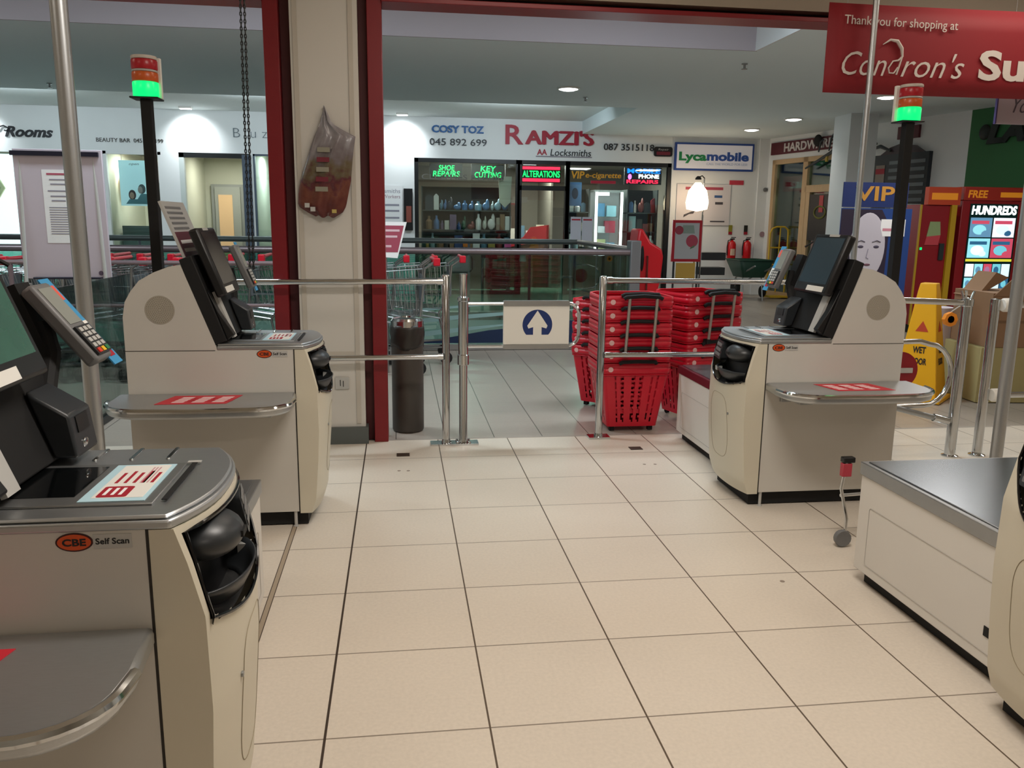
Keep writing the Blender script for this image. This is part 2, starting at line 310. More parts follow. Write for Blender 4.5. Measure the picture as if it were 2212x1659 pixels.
def kiosk(name,label,x0,y0,s,scr,header=None,pin=True,dark_led=False):
    t=thing(name,label,'self-checkout',(x0,y0,0))
    def T(): return MB(Matrix.Scale(s,4,(1,0,0)))
    # base and cabinet
    b=T().box(-.62,.03,.03,D-.03,.005,.07,blackm).build('plinth',t)
    for u,v in ((-.02,.012),(-.02,D-.03),(-.6,.012)): T().lathe([(.011,0),(.011,.004),(.007,.006),(.007,.075)],(u,v,0),lgrey,10).build('foot',t)
    prof=[(-.655,.07),(0,.07),(0,.766),(-.302,.766),(-.31,.79),(-.425,1.105),(-.47,1.098),(-.53,1.075),(-.585,1.043),(-.62,1.00),(-.643,.96),(-.655,.90)]
    c=T(); c.prism(prof,XZ,0,D,cream)
    for (a,bz,cc,d) in ((-.0035,.07,.0012,.766),(-.655,.762,-.31,.7645)): c.box(a,cc,-.0008,.001,bz,d,seam)
    c.build('cabinet',t)
    c=T(); c.disc((-.513,-.0012,.928),.057,M('speaker_disc','A39C8E',.6),32)
    for r in range(1,8):
        for i in range(r*6):
            a=2*PI*i/(r*6); c.box(-.513+.0072*r*math.cos(a)-.0012,-.513+.0072*r*math.cos(a)+.0012,-.0018,-.0014,.928+.0072*r*math.sin(a)-.0012,.928+.0072*r*math.sin(a)+.0012,M('speaker_hole','77705F',.8))
    c.build('speaker_grille',t)
    # bulging front shell with a hole for the payment bay
    f=T(); NZ,NV=56,36
    def P(a,bz):
        z=.062+.703*bz; v=D*a; return (uf(z,v),v,z)
    def sk(i,jj): return bay_in(D*(i+.5)/NV,.062+.703*(jj+.5)/NZ)
    f.grid(P,NV,NZ,creamf,sk)
    for v in (0,D):
        f.grid(lambda a,bz,v=v:(.0015+(uf(.062+.703*bz,v)-.0015)*a,v,.062+.703*bz),3,NZ,creamf)
    f.face([(0.0015,0,.062)]+[P(i/12,0) for i in range(13)]+[(.0015,D,.062)],creamf)
    f.face([(0.0015,0,.765)]+[P(i/12,1) for i in range(13)]+[(.0015,D,.765)],creamf)
    f.build('front_shell',t)
    ln=T()  # oval service-door line in the lower front
    pts=[]
    for i in range(40):
        a=2*PI*i/40; vv=.235+.105*(abs(math.cos(a))**.6)*math.copysign(1,math.cos(a)); zz=.345+.155*(abs(math.sin(a))**.6)*math.copysign(1,math.sin(a)); pts.append((uf(zz,vv)+.0003,vv,zz))
    ln.tube(pts,.0011,M('panel_line','8F846C',.7),5,closed=True); ln.lathe([(.006,0),(.006,.004),(0,.004)],(uf(.42,.12),.12,.42),steeld,10,'x'); ln.build('service_door_outline',t)
    # payment bay
    bay=T()
    def PB(a,bz):
        z=.54+.214*bz; v=.012+.416*a; e=min(a,1-a,(1-bz)*.8,bz)*6; dep=.062*min(1,max(0,e)); lip=.010*math.exp(-((z-.60)/.03)**2)
        return (uf(z,v)-.002-dep+ (lip if e<1.2 else 0),v,z)
    bay.grid(PB,30,22,black,lambda i,jj: not bay_in(.012+.416*min(1,max(0,(i+.5)/30)),.54+.214*(jj+.5)/22) and not any(bay_in(.012+.416*(i+.5+di)/30,.54+.214*(jj+.5+dj)/22) for di in(-1,0,1) for dj in (-1,0,1)))
    # rim tube following the hole
    rim=[(uf(.752,.018)+.002,.018,.752)]
    for i in range(24):
        a=i/23; v=.018+.404*a; z=.590-.035*math.sin(PI*min(1,a*1.1))+(max(0,a-.62)/.38)**2*.12; rim.append((uf(z,v)+.002,v,z))
    rim.append((uf(.752,.422)+.002,.422,.752)); rim+=[(uf(.752,.422-.404*i/12)+.002,.422-.404*i/12,.752) for i in range(1,12)]
    bay.tube(rim,.004,glossk,6,closed=True); bay_o=bay.build('payment_bay',t)
    dm=T(); dm.ell((.062,.135,.705),(.070,.085,.044),dgrey,22,14); dm.box(.128,.134,.12,.155,.70,.712,blackm).build('coin_slot_dome',bay_o)
    nt=T(); nt.prism(rrect(.255,.385,.655,.738,.012),lambda p,q,u:(uf(q,p)-.035+u,p,q),0,.038,dgrey)
    for k in range(3): nt.prism(rrect(.268,.37,.667+.023*k,.681+.023*k,.003),lambda p,q,u:(uf(q,p)+.003+u,p,q),0,.0015,mgrey)
    nt.build('note_slot',bay_o)
    cp=T(); cp.grid(lambda a,bz:(.055+(.052+.028*bz)*math.cos(PI*(a-.5)),.19+(.085+.065*bz)*math.sin(PI*(a-.5)),.575+.05*bz**1.6),20,5,dgrey)
    cp.grid(lambda a,bz:(.055+.05*bz*math.cos(PI*(a-.5)),.19+.08*bz*math.sin(PI*(a-.5)),.5752),16,3,blackm).box(.085,.11,.30,.325,.595,.615,lgrey); cp.build('change_cup',bay_o,solid=.004)
    if dark_led: T().box(.095,.101,.20,.204,.60,.608,gf).build('status_light',bay_o)
    # steel counter
    def co(off,n=14):
        P2=[(-.302,-off),( -.302,D+off)]
        for i in range(n+1):
            a=1-i/n; v=(D+2*off)*a-off; tt=(a-.5)*2; P2.append((.034+.056*(1-abs(tt)**2.4)+off,v))
        return P2
    ct=T(); XY=lambda p,q,z:(p,q,z)
    ct.prism(co(.004),XY,.766,.782,steel); ct.prism(co(-.002),XY,.782,.790,steel); ct_o=ct.build('counter_top',t,bevel=.004)
    sp=T(); sp.box(-.295,-.005,.055,.305,.790,.7945,steeld); sp.build('scanner_plate',ct_o,bevel=.0015)
    T().box(-.285,-.15,.10,.285,.7946,.7956,scanglass).build('scanner_glass',ct_o)
    cd=T(); cd.box(-.135,-.022,.068,.292,.7946,.7958,cyanc).box(-.118,-.030,.085,.285,.7958,.7962,white)
    cd.prism(rrect(-.112,-.060,.088,.150,.006),XY,.7962,.7966,dkred)
    for k in range(5): cd.box(-.105+.016*k,-.099+.016*k,.17,.235+.01*(k%2),.7962,.7965,dkred)
    for k in range(3): cd.box(-.05+.006*k-.01,-.047+.006*k-.01,.17,.27,.7962,.7965,M('pink_line','C79AA0',.6))
    cd.box(-.104,-.098,.10,.14,.7966,.7968,wht).box(-.09,-.084,.10,.14,.7966,.7968,wht).box(-.077,-.071,.10,.14,.7966,.7968,wht); cd.build('instruction_card',ct_o)
    T().box(.006,.016,.07,.30,.7945,.7958,blackm).box(-.004,.022,.30,.312,.7946,.7966,lgrey).build('scale_gap',ct_o)
    for u in (-.20,-.128,-.055): T().prism(rrect(u-.0045,u+.0045,.345,.432,.004,3),XY,.79,.7935,chrome).build('counter_rib',ct_o,bevel=.001)
    # payment-side shelf
    sh=[(.0,0),(.012,-.15)]
    for i in range(9): a=PI/2*i/8; sh.append((-.12+.128*math.cos(a),-.19-.125*math.sin(a)))
    sh.append((-.36,-.325))
    for i in range(9): a=PI/2*i/8; sh.append((-.52-.14*math.sin(a)*1.2,-.14-.175*math.cos(a)))
    sh.append((-.69,0))
    sf=T(); sf.prism(sh,XY,.553,.590,steel); sf_o=sf.build('bag_shelf',t,bevel=.010)
    tr=T(); tr.tube([(a,b2,.585) for a,b2 in sh[1:-1]],.010,chrome,8); tr.build('shelf_trim',sf_o)
    st=T(); st.prism([(-.46,-.06),(-.20,-.06),(-.235,-.215),(-.50,-.215)],XY,.5902,.5912,M('red_sticker','C21E30',.5))
    for k in range(3):
        u=-.42+.075*k; st.prism([(u,-.09),(u+.045,-.09),(u+.02,-.19),(u-.025,-.19)],XY,.5912,.5916,M('sticker_white','E8C9CB',.6))
        for q in range(1,4): st.box(u-.03,u+.05,-.095-.026*q,-.089-.026*q,.5916,.5918,MC['red_sticker'])
    st.build('shelf_sticker',sf_o)
    for u in (-.10,-.28,-.55): T().box(u-.03,u+.03,-.20,0,.528,.553,steeld).box(u-.025,u+.025,-.012,0,.50,.553,steeld).build('shelf_bracket',sf_o,bevel=.002)
    # maker's badge on the side panel
    bd=MB(); xs=(lambda u:u) if s>0 else (lambda u:-u)
    xb=-.148 if s>0 else .022   # left end of the badge in local x
    pts=[(xb+.030+.030*math.cos(2*PI*i/28),.748+.0165*math.sin(2*PI*i/28)) for i in range(28)]
    bd.prism(pts,XZ,-.0015,0,M('badge_dark','3A0D08',.5)); pts=[(xb+.030+.027*math.cos(2*PI*i/28),.748+.014*math.sin(2*PI*i/28)) for i in range(28)]
    bd.prism(pts,XZ,-.0022,-.0015,M('badge_orange','D2511C',.4)); bd.box(xb+.060,xb+.122,-.0015,0,.7355,.7605,lgrey)
    bd.text('CBE',(xb+.011,-.0022,.7415),(1,0,0),(0,0,1),.038,.013,blk,.0006,0,.03); bd.text('Self Scan',(xb+.064,-.0015,.743),(1,0,0),(0,0,1),.054,.011,blk,.0006,0,.02)
    bd.build('maker_badge',t)
    # raised column with screen
    dx,dz=-.125,.335; L=math.hypot(dx,dz); ex,ez=dx/L,dz/L; nx,nz=ez,-ex     # along / outward
    def Q(a,o): return (-.300+ex*a+nx*o,.788+ez*a+nz*o)
    col=T(); col.prism([Q(0,-.02),Q(0,.040),Q(.362,.046),Q(.362,-.005)],XZ,.004,D-.004,blackm)
    col.prism([Q(0,.040),Q(.012,.075),Q(.12,.055),Q(.22,.046)],XZ,.012,.05,black); col.build('column_housing',t,bevel=.004)
    pr=T(); pr.prism([Q(.005,.042),Q(-.012,.085),Q(.075,.105),Q(.15,.048)],XZ,.31,.425,dgrey); pr_o=pr.build('scanner_tower',t,bevel=.006)
    T().prism([Q(.035,.0965),Q(.035,.0985),Q(.068,.1055),Q(.068,.1035)],XZ,.335,.395,black).build('scanner_window',pr_o)
    T().ell((Q(.01,.0905)[0],.36,Q(.01,.0905)[1]),(.004,.016,.010),chrome,10,8).build('scanner_logo',pr_o)
    T().prism([Q(.0,.05),Q(.0,.062),Q(.20,.062),Q(.20,.05)],XZ,.06,.11,lgrey).build('bag_strap',t)
    arm=T(); arm.tube([(Q(.27,.02)[0],.18,Q(.27,.02)[1]),(Q(.29,.075)[0],.18,Q(.29,.075)[1])],.03,black,10); arm.build('screen_mount',t)
    def slab(mb,a0,a1,o0,o1,v0,v1,m): return mb.prism([Q(a0,o0),Q(a0,o1),Q(a1,o1),Q(a1,o0)],XZ,v0,v1,m)
    sc_=slab(T(),.17,.455,.068,.108,.02,.325,black).build('screen',t,bevel=.010)
    slab(T(),.215,.435,.1081,.1092,.045,.300,scr).build('screen_glass',sc_)
    lb=T(); slab(lb,.178,.203,.1082,.1096,.05,.20,white).build('screen_label',sc_)
    T().prism([Q(.40,.1082),Q(.40,.1086),Q(.447,.1086),Q(.447,.1082)],XZ,.14,.145,blk).build('screen_mark',t) if False else None
    slab(T(),.441,.452,.1082,.1094,.10,.19,lgrey).build('screen_badge',sc_)
    if pin:
        ar=T(); ar.tube([(Q(.12,.03)[0],.42,Q(.12,.03)[1]),(Q(.20,.05)[0],.49,Q(.20,.05)[1]),(Q(.27,.06)[0],.50,Q(.27,.06)[1])],.022,blackm,10)
        slab(ar,.20,.36,.035,.060,.462,.53,blackm); ar.build('terminal_arm',t)
        if header is red: px_,pz_,ex2,ez2=-.210,.985,-.615,.788
        else: px_,pz_,ex2,ez2=-.222,.985,-.38,.925
        def Q2(a,o): return (px_+ex2*a+ez2*o,pz_+ez2*a-ex2*o)
        def sl2(a0,a1,o0,o1,v0,v1,m): return T().prism([Q2(a0,o0),Q2(a0,o1),Q2(a1,o1),Q2(a1,o0)],XZ,v0,v1,m)
        pp=sl2(0,.205,-.032,.0,.455,.545,mgrey).build('card_terminal',t,bevel=.008)
        sl2(.095,.19,.0,.0015,.467,.533,M('lcd_grey','8F938C',.25)).build('terminal_display',pp)
        kp=sl2(.010,.085,.0,.006,.462,.54,dgrey)
        for i in range(4):
            for q in range(3): kp.prism([Q2(.028+.014*i,.006),Q2(.028+.014*i,.008),Q2(.038+.014*i,.008),Q2(.038+.014*i,.006)],XZ,.469+.023*q,.485+.023*q,lgrey)
        for q,mm in enumerate((M('key_red','D23A2A',.4),M('key_yellow','E8B92A',.4),M('key_green','2F7D4A',.4))): kp.prism([Q2(.013,.006),Q2(.013,.0085),Q2(.024,.0085),Q2(.024,.006)],XZ,.469+.023*q,.485+.023*q,mm)
        kp.build('terminal_keypad',pp)
        cw=sl2(-.02,.22,-.018,-.015,.547,.60,M('card_holder_blue','3C93C4',.5))
        for a0,a1,v0,v1,mm in ((.16,.20,.555,.592,M('coral','E0604F',.5)),(.06,.10,.552,.597,white),(.0,.03,.56,.59,dkred)): cw.prism([Q2(a0,-.015),Q2(a0,-.0142),Q2(a1,-.0142),Q2(a1,-.015)],XZ,v0,v1,mm)
        cw.build('terminal_card_sign',pp)
        cb=T(); cb.tube([(Q(.40,.06)[0],.48,Q(.40,.06)[1]),(Q(.46,.02)[0],.46,Q(.46,.02)[1]),(Q(.43,-.04)[0],.44,Q(.43,-.04)[1]),(Q(.33,-.03)[0],.43,Q(.33,-.03)[1])],.005,blackm,6); cb.build('cable',t)
    if header:
        hd=T(); slab(hd,.355,.60,.0,.010,.06,.42,header)
        hd.build('header_sign',t)
        h2=T()
        if header is not red:
            slab(h2,.36,.47,.0101,.0112,.07,.35,M('maroon_print','5A1526',.5))
            for k in range(5): slab(h2,.48+.022*k,.49+.022*k,.0101,.0112,.09,.33,mgrey)
            for k in range(2): slab(h2,.385+.035*k,.40+.035*k,.0113,.012,.10,.31,wht)
        else: slab(h2,.38,.58,.0101,.0108,.08,.34,redp)
        h2.build('header_print',t)
    return t
kiosk('self_checkout','nearest left self-checkout with lit green screen and big steel bag shelf at lower left',-.43,1.40,1,screen_a,header=red)
kiosk('self_checkout','left middle self-checkout beside the white pillar, with a striped header sign on its column',-.43,3.43,1,screen_b,header=lgrey)
kiosk('self_checkout','right self-checkout in front of the red basket stacks',1.635,3.48,-1,screen_c)
kiosk('self_checkout','nearest right self-checkout cut off by the frame edge, black coin bay open',1.635,1.42,-1,screen_b,dark_led=True)
# bagging scales between the checkouts
wp=M('bag_scale_white','D9D5CE',.45,noise=.03,nscale=4)
def bagunit(label,x0,y0,y1,s,trim,top):
    t=thing('bagging_scale',label,'bagging scale',(x0,0,0)); T=lambda:MB(Matrix.Scale(s,4,(1,0,0)))
    T().box(-.60,-.03,y0+.03,y1-.03,.003,.05,blackm).build('plinth',t)
    c=T().box(-.62,0,y0,y1,.05,.405,wp); c.build('body',t,bevel=.004)
    g=T(); g.tube([(.0006,a,b) for a,b in rrect(y0+.08,y1-.07,.085,.30,.01,3)],.0012,M('panel_gap','A7A29A',.7),4,closed=True); g.build('access_panel',t)
    T().box(.0003,.002,y0+.10,y0+.125,.135,.165,blackm).build('socket',t)
    T().box(-.625,.006,y0-.004,y1+.005,.405,.452,trim).build('trim',t,bevel=.003)
    T().box(-.605,-.014,y0+.015,y1-.014,.452,.456,top).build('weighing_plate',t,bevel=.002)
    return t
sptop=M('scale_plate','8A9096',.26,.9); 
bagunit('low white bagging scale with dark red trim beside the red basket stacks',1.672,3.93,4.742,-1,M('dark_red_trim','5C1322',.35),sptop)
bagunit('low white bagging scale with bare steel trim and polished steel plate, right foreground',1.655,1.87,2.682,-1,steeld,sptop)
bagunit('low white bagging scale just behind the nearest left self-checkout',-.462,1.85,2.672,1,steeld,sptop)
# beacon poles
def beacon(label,x,y,side):
    t=thing('queue_beacon',label,'beacon light',(x,y,0))
    MB().box(-.05,.05,-.05,.05,0,.012,black).build('base_plate',t); MB().box(-.022,.022,-.022,.022,.012,1.80,blackm).build('pole',t,bevel=.002)
    MB().box(-.06,.06,-.045,.055,1.795,1.803,black).box(-.058,.058,.035,.055,1.803,1.975,white).build('backplate',t,bevel=.003)
    def seg(z0,z1,m,n):
        MB().lathe([(.001,z0),(.052,z0),(.054,z0+.004),(.054,z1-.004),(.052,z1),(.001,z1)],(0,0,0),m,28).build(n,t)
    seg(1.804,1.866,M('green_lens_lit','06B45A',.3,emit=1.1,emc='00F07C'),'green_lens'); seg(1.868,1.906,M('amber_lens','B8521E',.3,emit=.10),'amber_lens'); seg(1.908,1.916,lgrey,'divider'); seg(1.918,1.958,M('red_lens','A21722',.3,emit=.08),'red_lens'); seg(1.960,1.974,M('clear_cap','C9BFB5',.3),'cap')
    return t
beacon('traffic-light style beacon on a black post behind the left middle self-checkout, green lens lit',-1.085,3.97,1)
beacon('traffic-light style beacon on a black post below the red banner, green lens lit',2.515,3.97,-1)
# steel poles
def pole(label,x,y,r,z1,name='steel_pole'):
    t=thing(name,label,'pole',(x,y,0)); MB().lathe([(.05,0),(.05,.008),(r+.004,.012),(r,.02)],(0,0,0),chrome,20).build('base',t); MB().lathe([(r,.01),(r,z1)],(0,0,0),steel,20).build('tube',t); return t
pole('tall steel pole at the left rising behind the nearest self-checkout to the ceiling',-1.105,3.1,.028,2.86)
pole('slim shiny pole standing behind the right self-checkout screen, crossing the red banner',2.45,4.25,.016,2.86)
pole('steel pole at the right edge behind the nearest right self-checkout',2.44,3.0,.024,2.86)
# glass side barrier, left
t=thing('glass_barrier','low glass side barrier with a dark floor rail at far left, beside the near checkout','barrier',(-1.885,0,0))
MB().box(-.025,.025,3.6,6.2,0,.035,M('floor_rail','2E2D2C',.4)).build('floor_rail',t); MB().box(-.005,.005,3.62,6.18,.035,.90,glass('barrier_glass',(.95,.98,.97),.0)).build('glass_pane',t)
for y in (3.75,4.55): MB().lathe([(.016,0),(.016,.95)],(0,y,0),steel,14).build('post',t)
# ---------------------------------------------------------------- exit gate and rails
def flange(mb,x,y): mb.lathe([(.045,0),(.045,.006),(.028,.012),(.024,.03)],(x,y,0),chrome,22)
t=thing('barrier_rail','chrome two-bar rail running from the exit gate past the white pillar','rail',(0,0,0))
m=MB(); flange(m,.262,4.72); m.box(.17,.45,4.675,4.765,0,.010,chrome); m.lathe([(.022,.01),(.022,.985),(.018,.992),(0,.994)],(.262,4.72,0),chrome,20); m.build('post',t)
MB().tube([(.245,4.70,.955),(-1.3,4.70,.945)],.0165,chrome,14).tube([(.245,4.70,.955),(.215,4.70,.955)],.020,chrome,14).build('rail',t); MB().tube([(.245,4.70,.525),(-1.3,4.70,.515)],.0165,chrome,14).tube([(.245,4.70,.525),(.215,4.70,.525)],.020,chrome,14).build('rail',t)
m=MB(); flange(m,-1.3,4.72); m.lathe([(.022,.01),(.022,.985),(0,.99)],(-1.3,4.72,0),chrome,20); m.build('post',t)
t=thing('barrier_rail','chrome two-bar rail in front of the red basket stacks','rail',(0,0,0))
m=MB(); m.box(1.13,1.26,4.74,4.83,0,.012,chrome); flange(m,1.195,4.785); m.lathe([(.022,.01),(.022,.975),(.018,.982),(0,.984)],(1.195,4.785,0),chrome,20); m.build('post',t)
MB().tube([(1.21,4.765,.96),(2.55,4.765,.95)],.0165,chrome,14).tube([(1.215,4.765,.96),(1.245,4.765,.96)],.02,chrome,14).build('rail',t); MB().tube([(1.21,4.765,.515),(2.55,4.765,.51)],.0165,chrome,14).tube([(1.215,4.765,.515),(1.245,4.765,.515)],.02,chrome,14).build('rail',t)
m=MB(); flange(m,2.55,4.785); m.lathe([(.022,.01),(.022,.975),(0,.98)],(2.55,4.785,0),chrome,20); m.build('post',t)
t=thing('exit_gate','chrome swing gate with white arrow panel at the exit','gate',(.362,4.72,0))
MB().lathe([(.03,.011),(.024,.03),(.024,.47),(.034,.475),(.034,.53),(.029,.535),(.029,.84),(.034,.845),(.034,.862),(.021,.87),(.021,.985),(.024,.99),(.024,.998),(0,1.0)],(0,0,0),chrome,24).build('hinge_post',t)
for sx,sy in ((-.035,-.03),(.035,-.03),(-.035,.03),(.035,.03)): MB().lathe([(.008,.010),(.008,.02),(0,.024)],(sx,sy,0),chrome,8).build('bolt',t)
fp=[(.03,.825)]+[(.62+.065*math.sin(a),.760+.065*math.cos(a)) for a in [PI/2*i/6 for i in range(7)]]+[(.62+.065*math.cos(a),.640-.065*math.sin(a)) for a in [PI/2*i/6 for i in range(7)]]+[(.03,.575)]
MB().tube([(p,.03,q) for p,q in fp],.011,chrome,10).build('gate_frame',t)
MB().box(.235,.625,.018,.042,.585,.82,white).build('sign_panel',t,bevel=.003)
MB().prism(rrect(.235,.625,.812,.842,.008),XZ,.012,.048,steeld).prism(rrect(.235,.625,.560,.585,.008),XZ,.012,.048,steeld).build('panel_clamp',t)
ar=MB(); cx,cz,r=.435,.702,.088
outer=[(cx+r*math.cos(a),cz+r*math.sin(a)) for a in [math.radians(-42+ (264)*i/40) for i in range(41)]]
ar.face([(p,.0172,q) for p,q in outer],M('sign_blue','14306E',.4)); ar.build('arrow_disc',t)
aw=MB(); aw.face([(p,.0164,q) for p,q in [(cx,cz+.083),(cx+.060,cz-.006),(cx+.053,cz-.022),(cx+.025,cz-.014),(cx+.025,cz-.095),(cx-.025,cz-.095),(cx-.025,cz-.014),(cx-.053,cz-.022),(cx-.060,cz-.006)]],white)
aw.build('arrow',t)
# right-hand entry gate with chrome loop, posts
t=thing('entry_gate','chrome entry gate with curved loop arm and red no-entry disc behind the right self-checkout','gate',(3.12,4.2,0))
m=MB(); flange(m,0,0); m.lathe([(.029,.01),(.029,.86),(.033,.865),(.033,.90),(.02,.905),(0,.91)],(0,0,0),chrome,20); m.build('hinge_post',t)
lp=[(-.02,0,.88),(-.42,0,.895)]
MB().tube(lp,.017,chrome,12).build('top_bar',t)
lp=[(-.42,.02,.66),(-.25,.01,.665)]+[(-.20+.15*math.sin(a),.0,.475+.175*math.cos(a)) for a in [PI*i/10 for i in range(11)]]+[(-.40,.02,.29)]
MB().tube(lp,.014,chrome,12).build('loop_arm',t)
MB().tube([(-.45,.0,.31),(-.14,-.02,.235)],.016,steeld,12).tube([(-.14,-.02,.235),(-.05,-.025,.212)],.022,chrome,14).build('lower_arm',t)
MB().lathe([(0,-.006),(.105,-.006),(.105,.006),(0,.006)],(-.35,.02,.50),M('no_entry_red','8C1220',.4),32,'y').box(-.42,-.28,.005,.013,.487,.515,lgrey).build('no_entry_disc',t)
m=MB()
for i in range(5): a=2*PI*i/5; m.tube([(.02*math.cos(a),.02*math.sin(a),.90),(.035*math.cos(a),.035*math.sin(a),.945)],.006,chrome,6)
m.build('spring_cap',t)
t=thing('rail_post','chrome post with white collars right of the entry gate','rail post',(3.29,4.2,0))
m=MB(); flange(m,0,0); m.lathe([(.026,.01),(.026,.90),(0,.905)],(0,0,0),chrome,20); m.build('post',t)
for z in (.87,.36): MB().lathe([(.032,0),(.038,.01),(.038,.05),(.032,.06)],(.02,-.03,z),white,16,'x').tube([(.08,-.03,z),(.9,-.03,z)],.017,chrome,12).build('collar',t)
# ---------------------------------------------------------------- hanging banner and chain
t=thing('hanging_banner','big red banner with white lettering hanging at upper right','banner',(2.22,4.3,0))
bm_=MB(); bm_.grid(lambda a,b:(2.6*a,.006*math.sin(a*9),1.978+.442*b),26,4,M('banner_red','8A1420',.65)); bm_.build('fabric',t,solid=.006)
bt=M('banner_print','D8CFC8',.6)
MB().text('Thank you for shopping at',(.085,-.012,2.305),(1,0,-.01),(0,0,1),.64,.058,bt,.002,.0,0).build('small_lettering',t)
k=MB().text("Con",(.09,-.012,2.068),(1,0,0),(0,0,1),.25,.118,bt,.002,.35,-.005).text("\u0131",(.36,-.012,2.072),(1,0,0),(0,0,1),.001,.001,bt,.002) 
k.tube([(.405,-.012,2.115),(.385,-.012,2.085),(.36,-.012,2.085),(.352,-.012,2.11),(.375,-.012,2.145),(.405,-.012,2.15),(.425,-.012,2.17),(.418,-.012,2.21),(.39,-.012,2.245),(.35,-.012,2.25),(.31,-.012,2.225)],[.004,.004,.004,.004,.004,.005,.006,.009,.009,.006,.002],bt,6)
k.tube([(.425,-.012,2.17),(.412,-.012,2.12),(.40,-.012,2.078)],.0045,bt,6)
k.text("ron's",(.425,-.012,2.068),(1,0,0),(0,0,1),.36,.125,bt,.002,.35,-.005).build('script_lettering',t)
MB().text('Supermarket',(.87,-.012,2.02),(1,0,0),(0,0,1),1.55,.20,bt,.002,0,.03).build('bold_lettering',t)
for x in (.1,1.3,2.5): MB().tube([(x,0,2.42),(x,0,2.86)],.002,steeld,5).build('hanging_wire',t)
t=thing('hanging_sign','small white sign with dark script hanging below the red banner at the right edge','sign',(3.46,4.6,0))
MB().box(0,.45,-.005,.005,1.885,2.06,M('lilac_white','B9B0BC',.6)).box(-.008,0,-.008,.008,1.885,2.06,M('violet_edge','4A3C74',.5)).build('panel',t)
MB().text('You',(.10,-.006,1.95),(1,0,0),(0,0,1),.14,.085,M('script_grey','5D5864',.6),.002,.4,-.01).build('script_lettering',t)
MB().tube([(.05,0,2.06),(.05,0,2.86)],.0015,steeld,4).tube([(.40,0,2.06),(.40,0,2.86)],.0015,steeld,4).build('hanging_wire',t)
t=thing('shutter_chain','dark looped shutter chain hanging in the left opening beside the red post','chain',(-.715,4.3,0))
m=MB()
for sx,k0 in ((-.006,0),(.012,.5)):
    z=1.05
    i=0
    while z<2.5:
        a=(i%2)*PI/2; cxx=-.012*(2.5-z)+sx
        pts=[(cxx+.0045*math.cos(b)*math.cos(a),.0045*math.cos(b)*math.sin(a),z+.011*math.sin(b)) for b in [2*PI*q/7 for q in range(7)]]
        m.tube(pts,.0027,M('chain_dark','3C3D3E',.4,.8),4,closed=True); z+=.0165; i+=1
m.build('links',t)
MB().box(-.03,.03,-.03,.03,2.48,2.86,black).build('winder',t)
# carrier bag of shopping on the pillar
t=thing('carrier_bag','grey and brown printed plastic bag hanging from a nail on the white pillar','bag',(-.39,4.765,0))
bagm=bpy.data.materials.new('bag_print'); bagm.use_nodes=True; nt=bagm.node_tree; b=nt.nodes['Principled BSDF']; tc=nt.nodes.new('ShaderNodeTexCoord'); n=nt.nodes.new('ShaderNodeTexNoise'); n.inputs['Scale'].default_value=14; n.inputs['Detail'].default_value=3
sx=nt.nodes.new('ShaderNodeSeparateXYZ'); nt.links.new(tc.outputs['Object'],sx.inputs[0]); nt.links.new(tc.outputs['Object'],n.inputs['Vector'])
mm=nt.nodes.new('ShaderNodeMath'); mm.operation='MULTIPLY_ADD'; mm.inputs[1].default_value=.35; nt.links.new(n.outputs['Fac'],mm.inputs[0]); nt.links.new(sx.outputs[2],mm.inputs[2])
cr=nt.nodes.new('ShaderNodeValToRGB'); e=cr.color_ramp; e.elements[0].position=.0; e.elements[0].color=(*lin('4A1E22'),1); e.elements[1].position=1; e.elements[1].color=(*lin('8C888C'),1)
for p,h in ((.18,'5E2E28'),(.32,'6E4032'),(.42,'55242E'),(.52,'62563F'),(.66,'6E6466')): q=e.elements.new(p); q.color=(*lin(h),1)
mr=nt.nodes.new('ShaderNodeMapRange'); mr.inputs[1].default_value=1.46; mr.inputs[2].default_value=1.97; nt.links.new(mm.outputs[0],mr.inputs[0]); nt.links.new(mr.outputs[0],cr.inputs[0]); nt.links.new(cr.outputs[0],b.inputs['Base Color']); b.inputs['Roughness'].default_value=.25
rows=[(1.885,.0,.004),(1.85,-.012,.02),(1.80,-.025,.04),(1.765,-.04,.10),(1.735,-.055,.165),(1.68,-.075,.155),(1.60,-.10,.145),(1.50,-.135,.135),(1.43,-.15,.12),(1.36,-.155,.105),(1.325,-.10,.085),(1.305,-.06,.05)]
def bagf(a,bz,sgn):
    f=bz*(len(rows)-1); i=min(int(f),len(rows)-2); u=f-i; z=rows[i][0]*(1-u)+rows[i+1][0]*u; l=rows[i][1]*(1-u)+rows[i+1][1]*u; r=rows[i][2]*(1-u)+rows[i+1][2]*u
    x=l+(r-l)*a; th=.035*math.sin(PI*a)**.6*min(1,bz*2.2)*(1.05-bz*.2)
    return (x,-(.006 if sgn<0 else .006)+(-th-.008*math.sin(a*17+bz*9)*math.sin(PI*a) if sgn<0 else 0),z+.006*math.sin(a*13))
MB().grid(lambda a,b:bagf(a,b,-1),28,30,bagm).grid(lambda a,b:(bagf(a,b,1)[0],-.004,bagf(a,b,1)[2]),28,30,bagm).build('body',t)
MB().tube([(0,-.004,1.89),(-.006,-.006,1.84),(-.03,-.01,1.78)],.003,M('bag_clear','C9C6C8',.3),5).tube([(0,-.004,1.89),(.008,-.006,1.82)],.003,MC['bag_clear'],5).build('handle',t)
m=MB()
for x,z in ((-.115,1.365),(-.085,1.345)): m.box(x,x+.026,-.045,-.043,z-.012,z+.012,lgrey)
m.box(.03,.055,-.046,-.044,1.325,1.345,M('bag_yellow','B7A25A',.5)); m.build('price_label',t)
p2=MB()
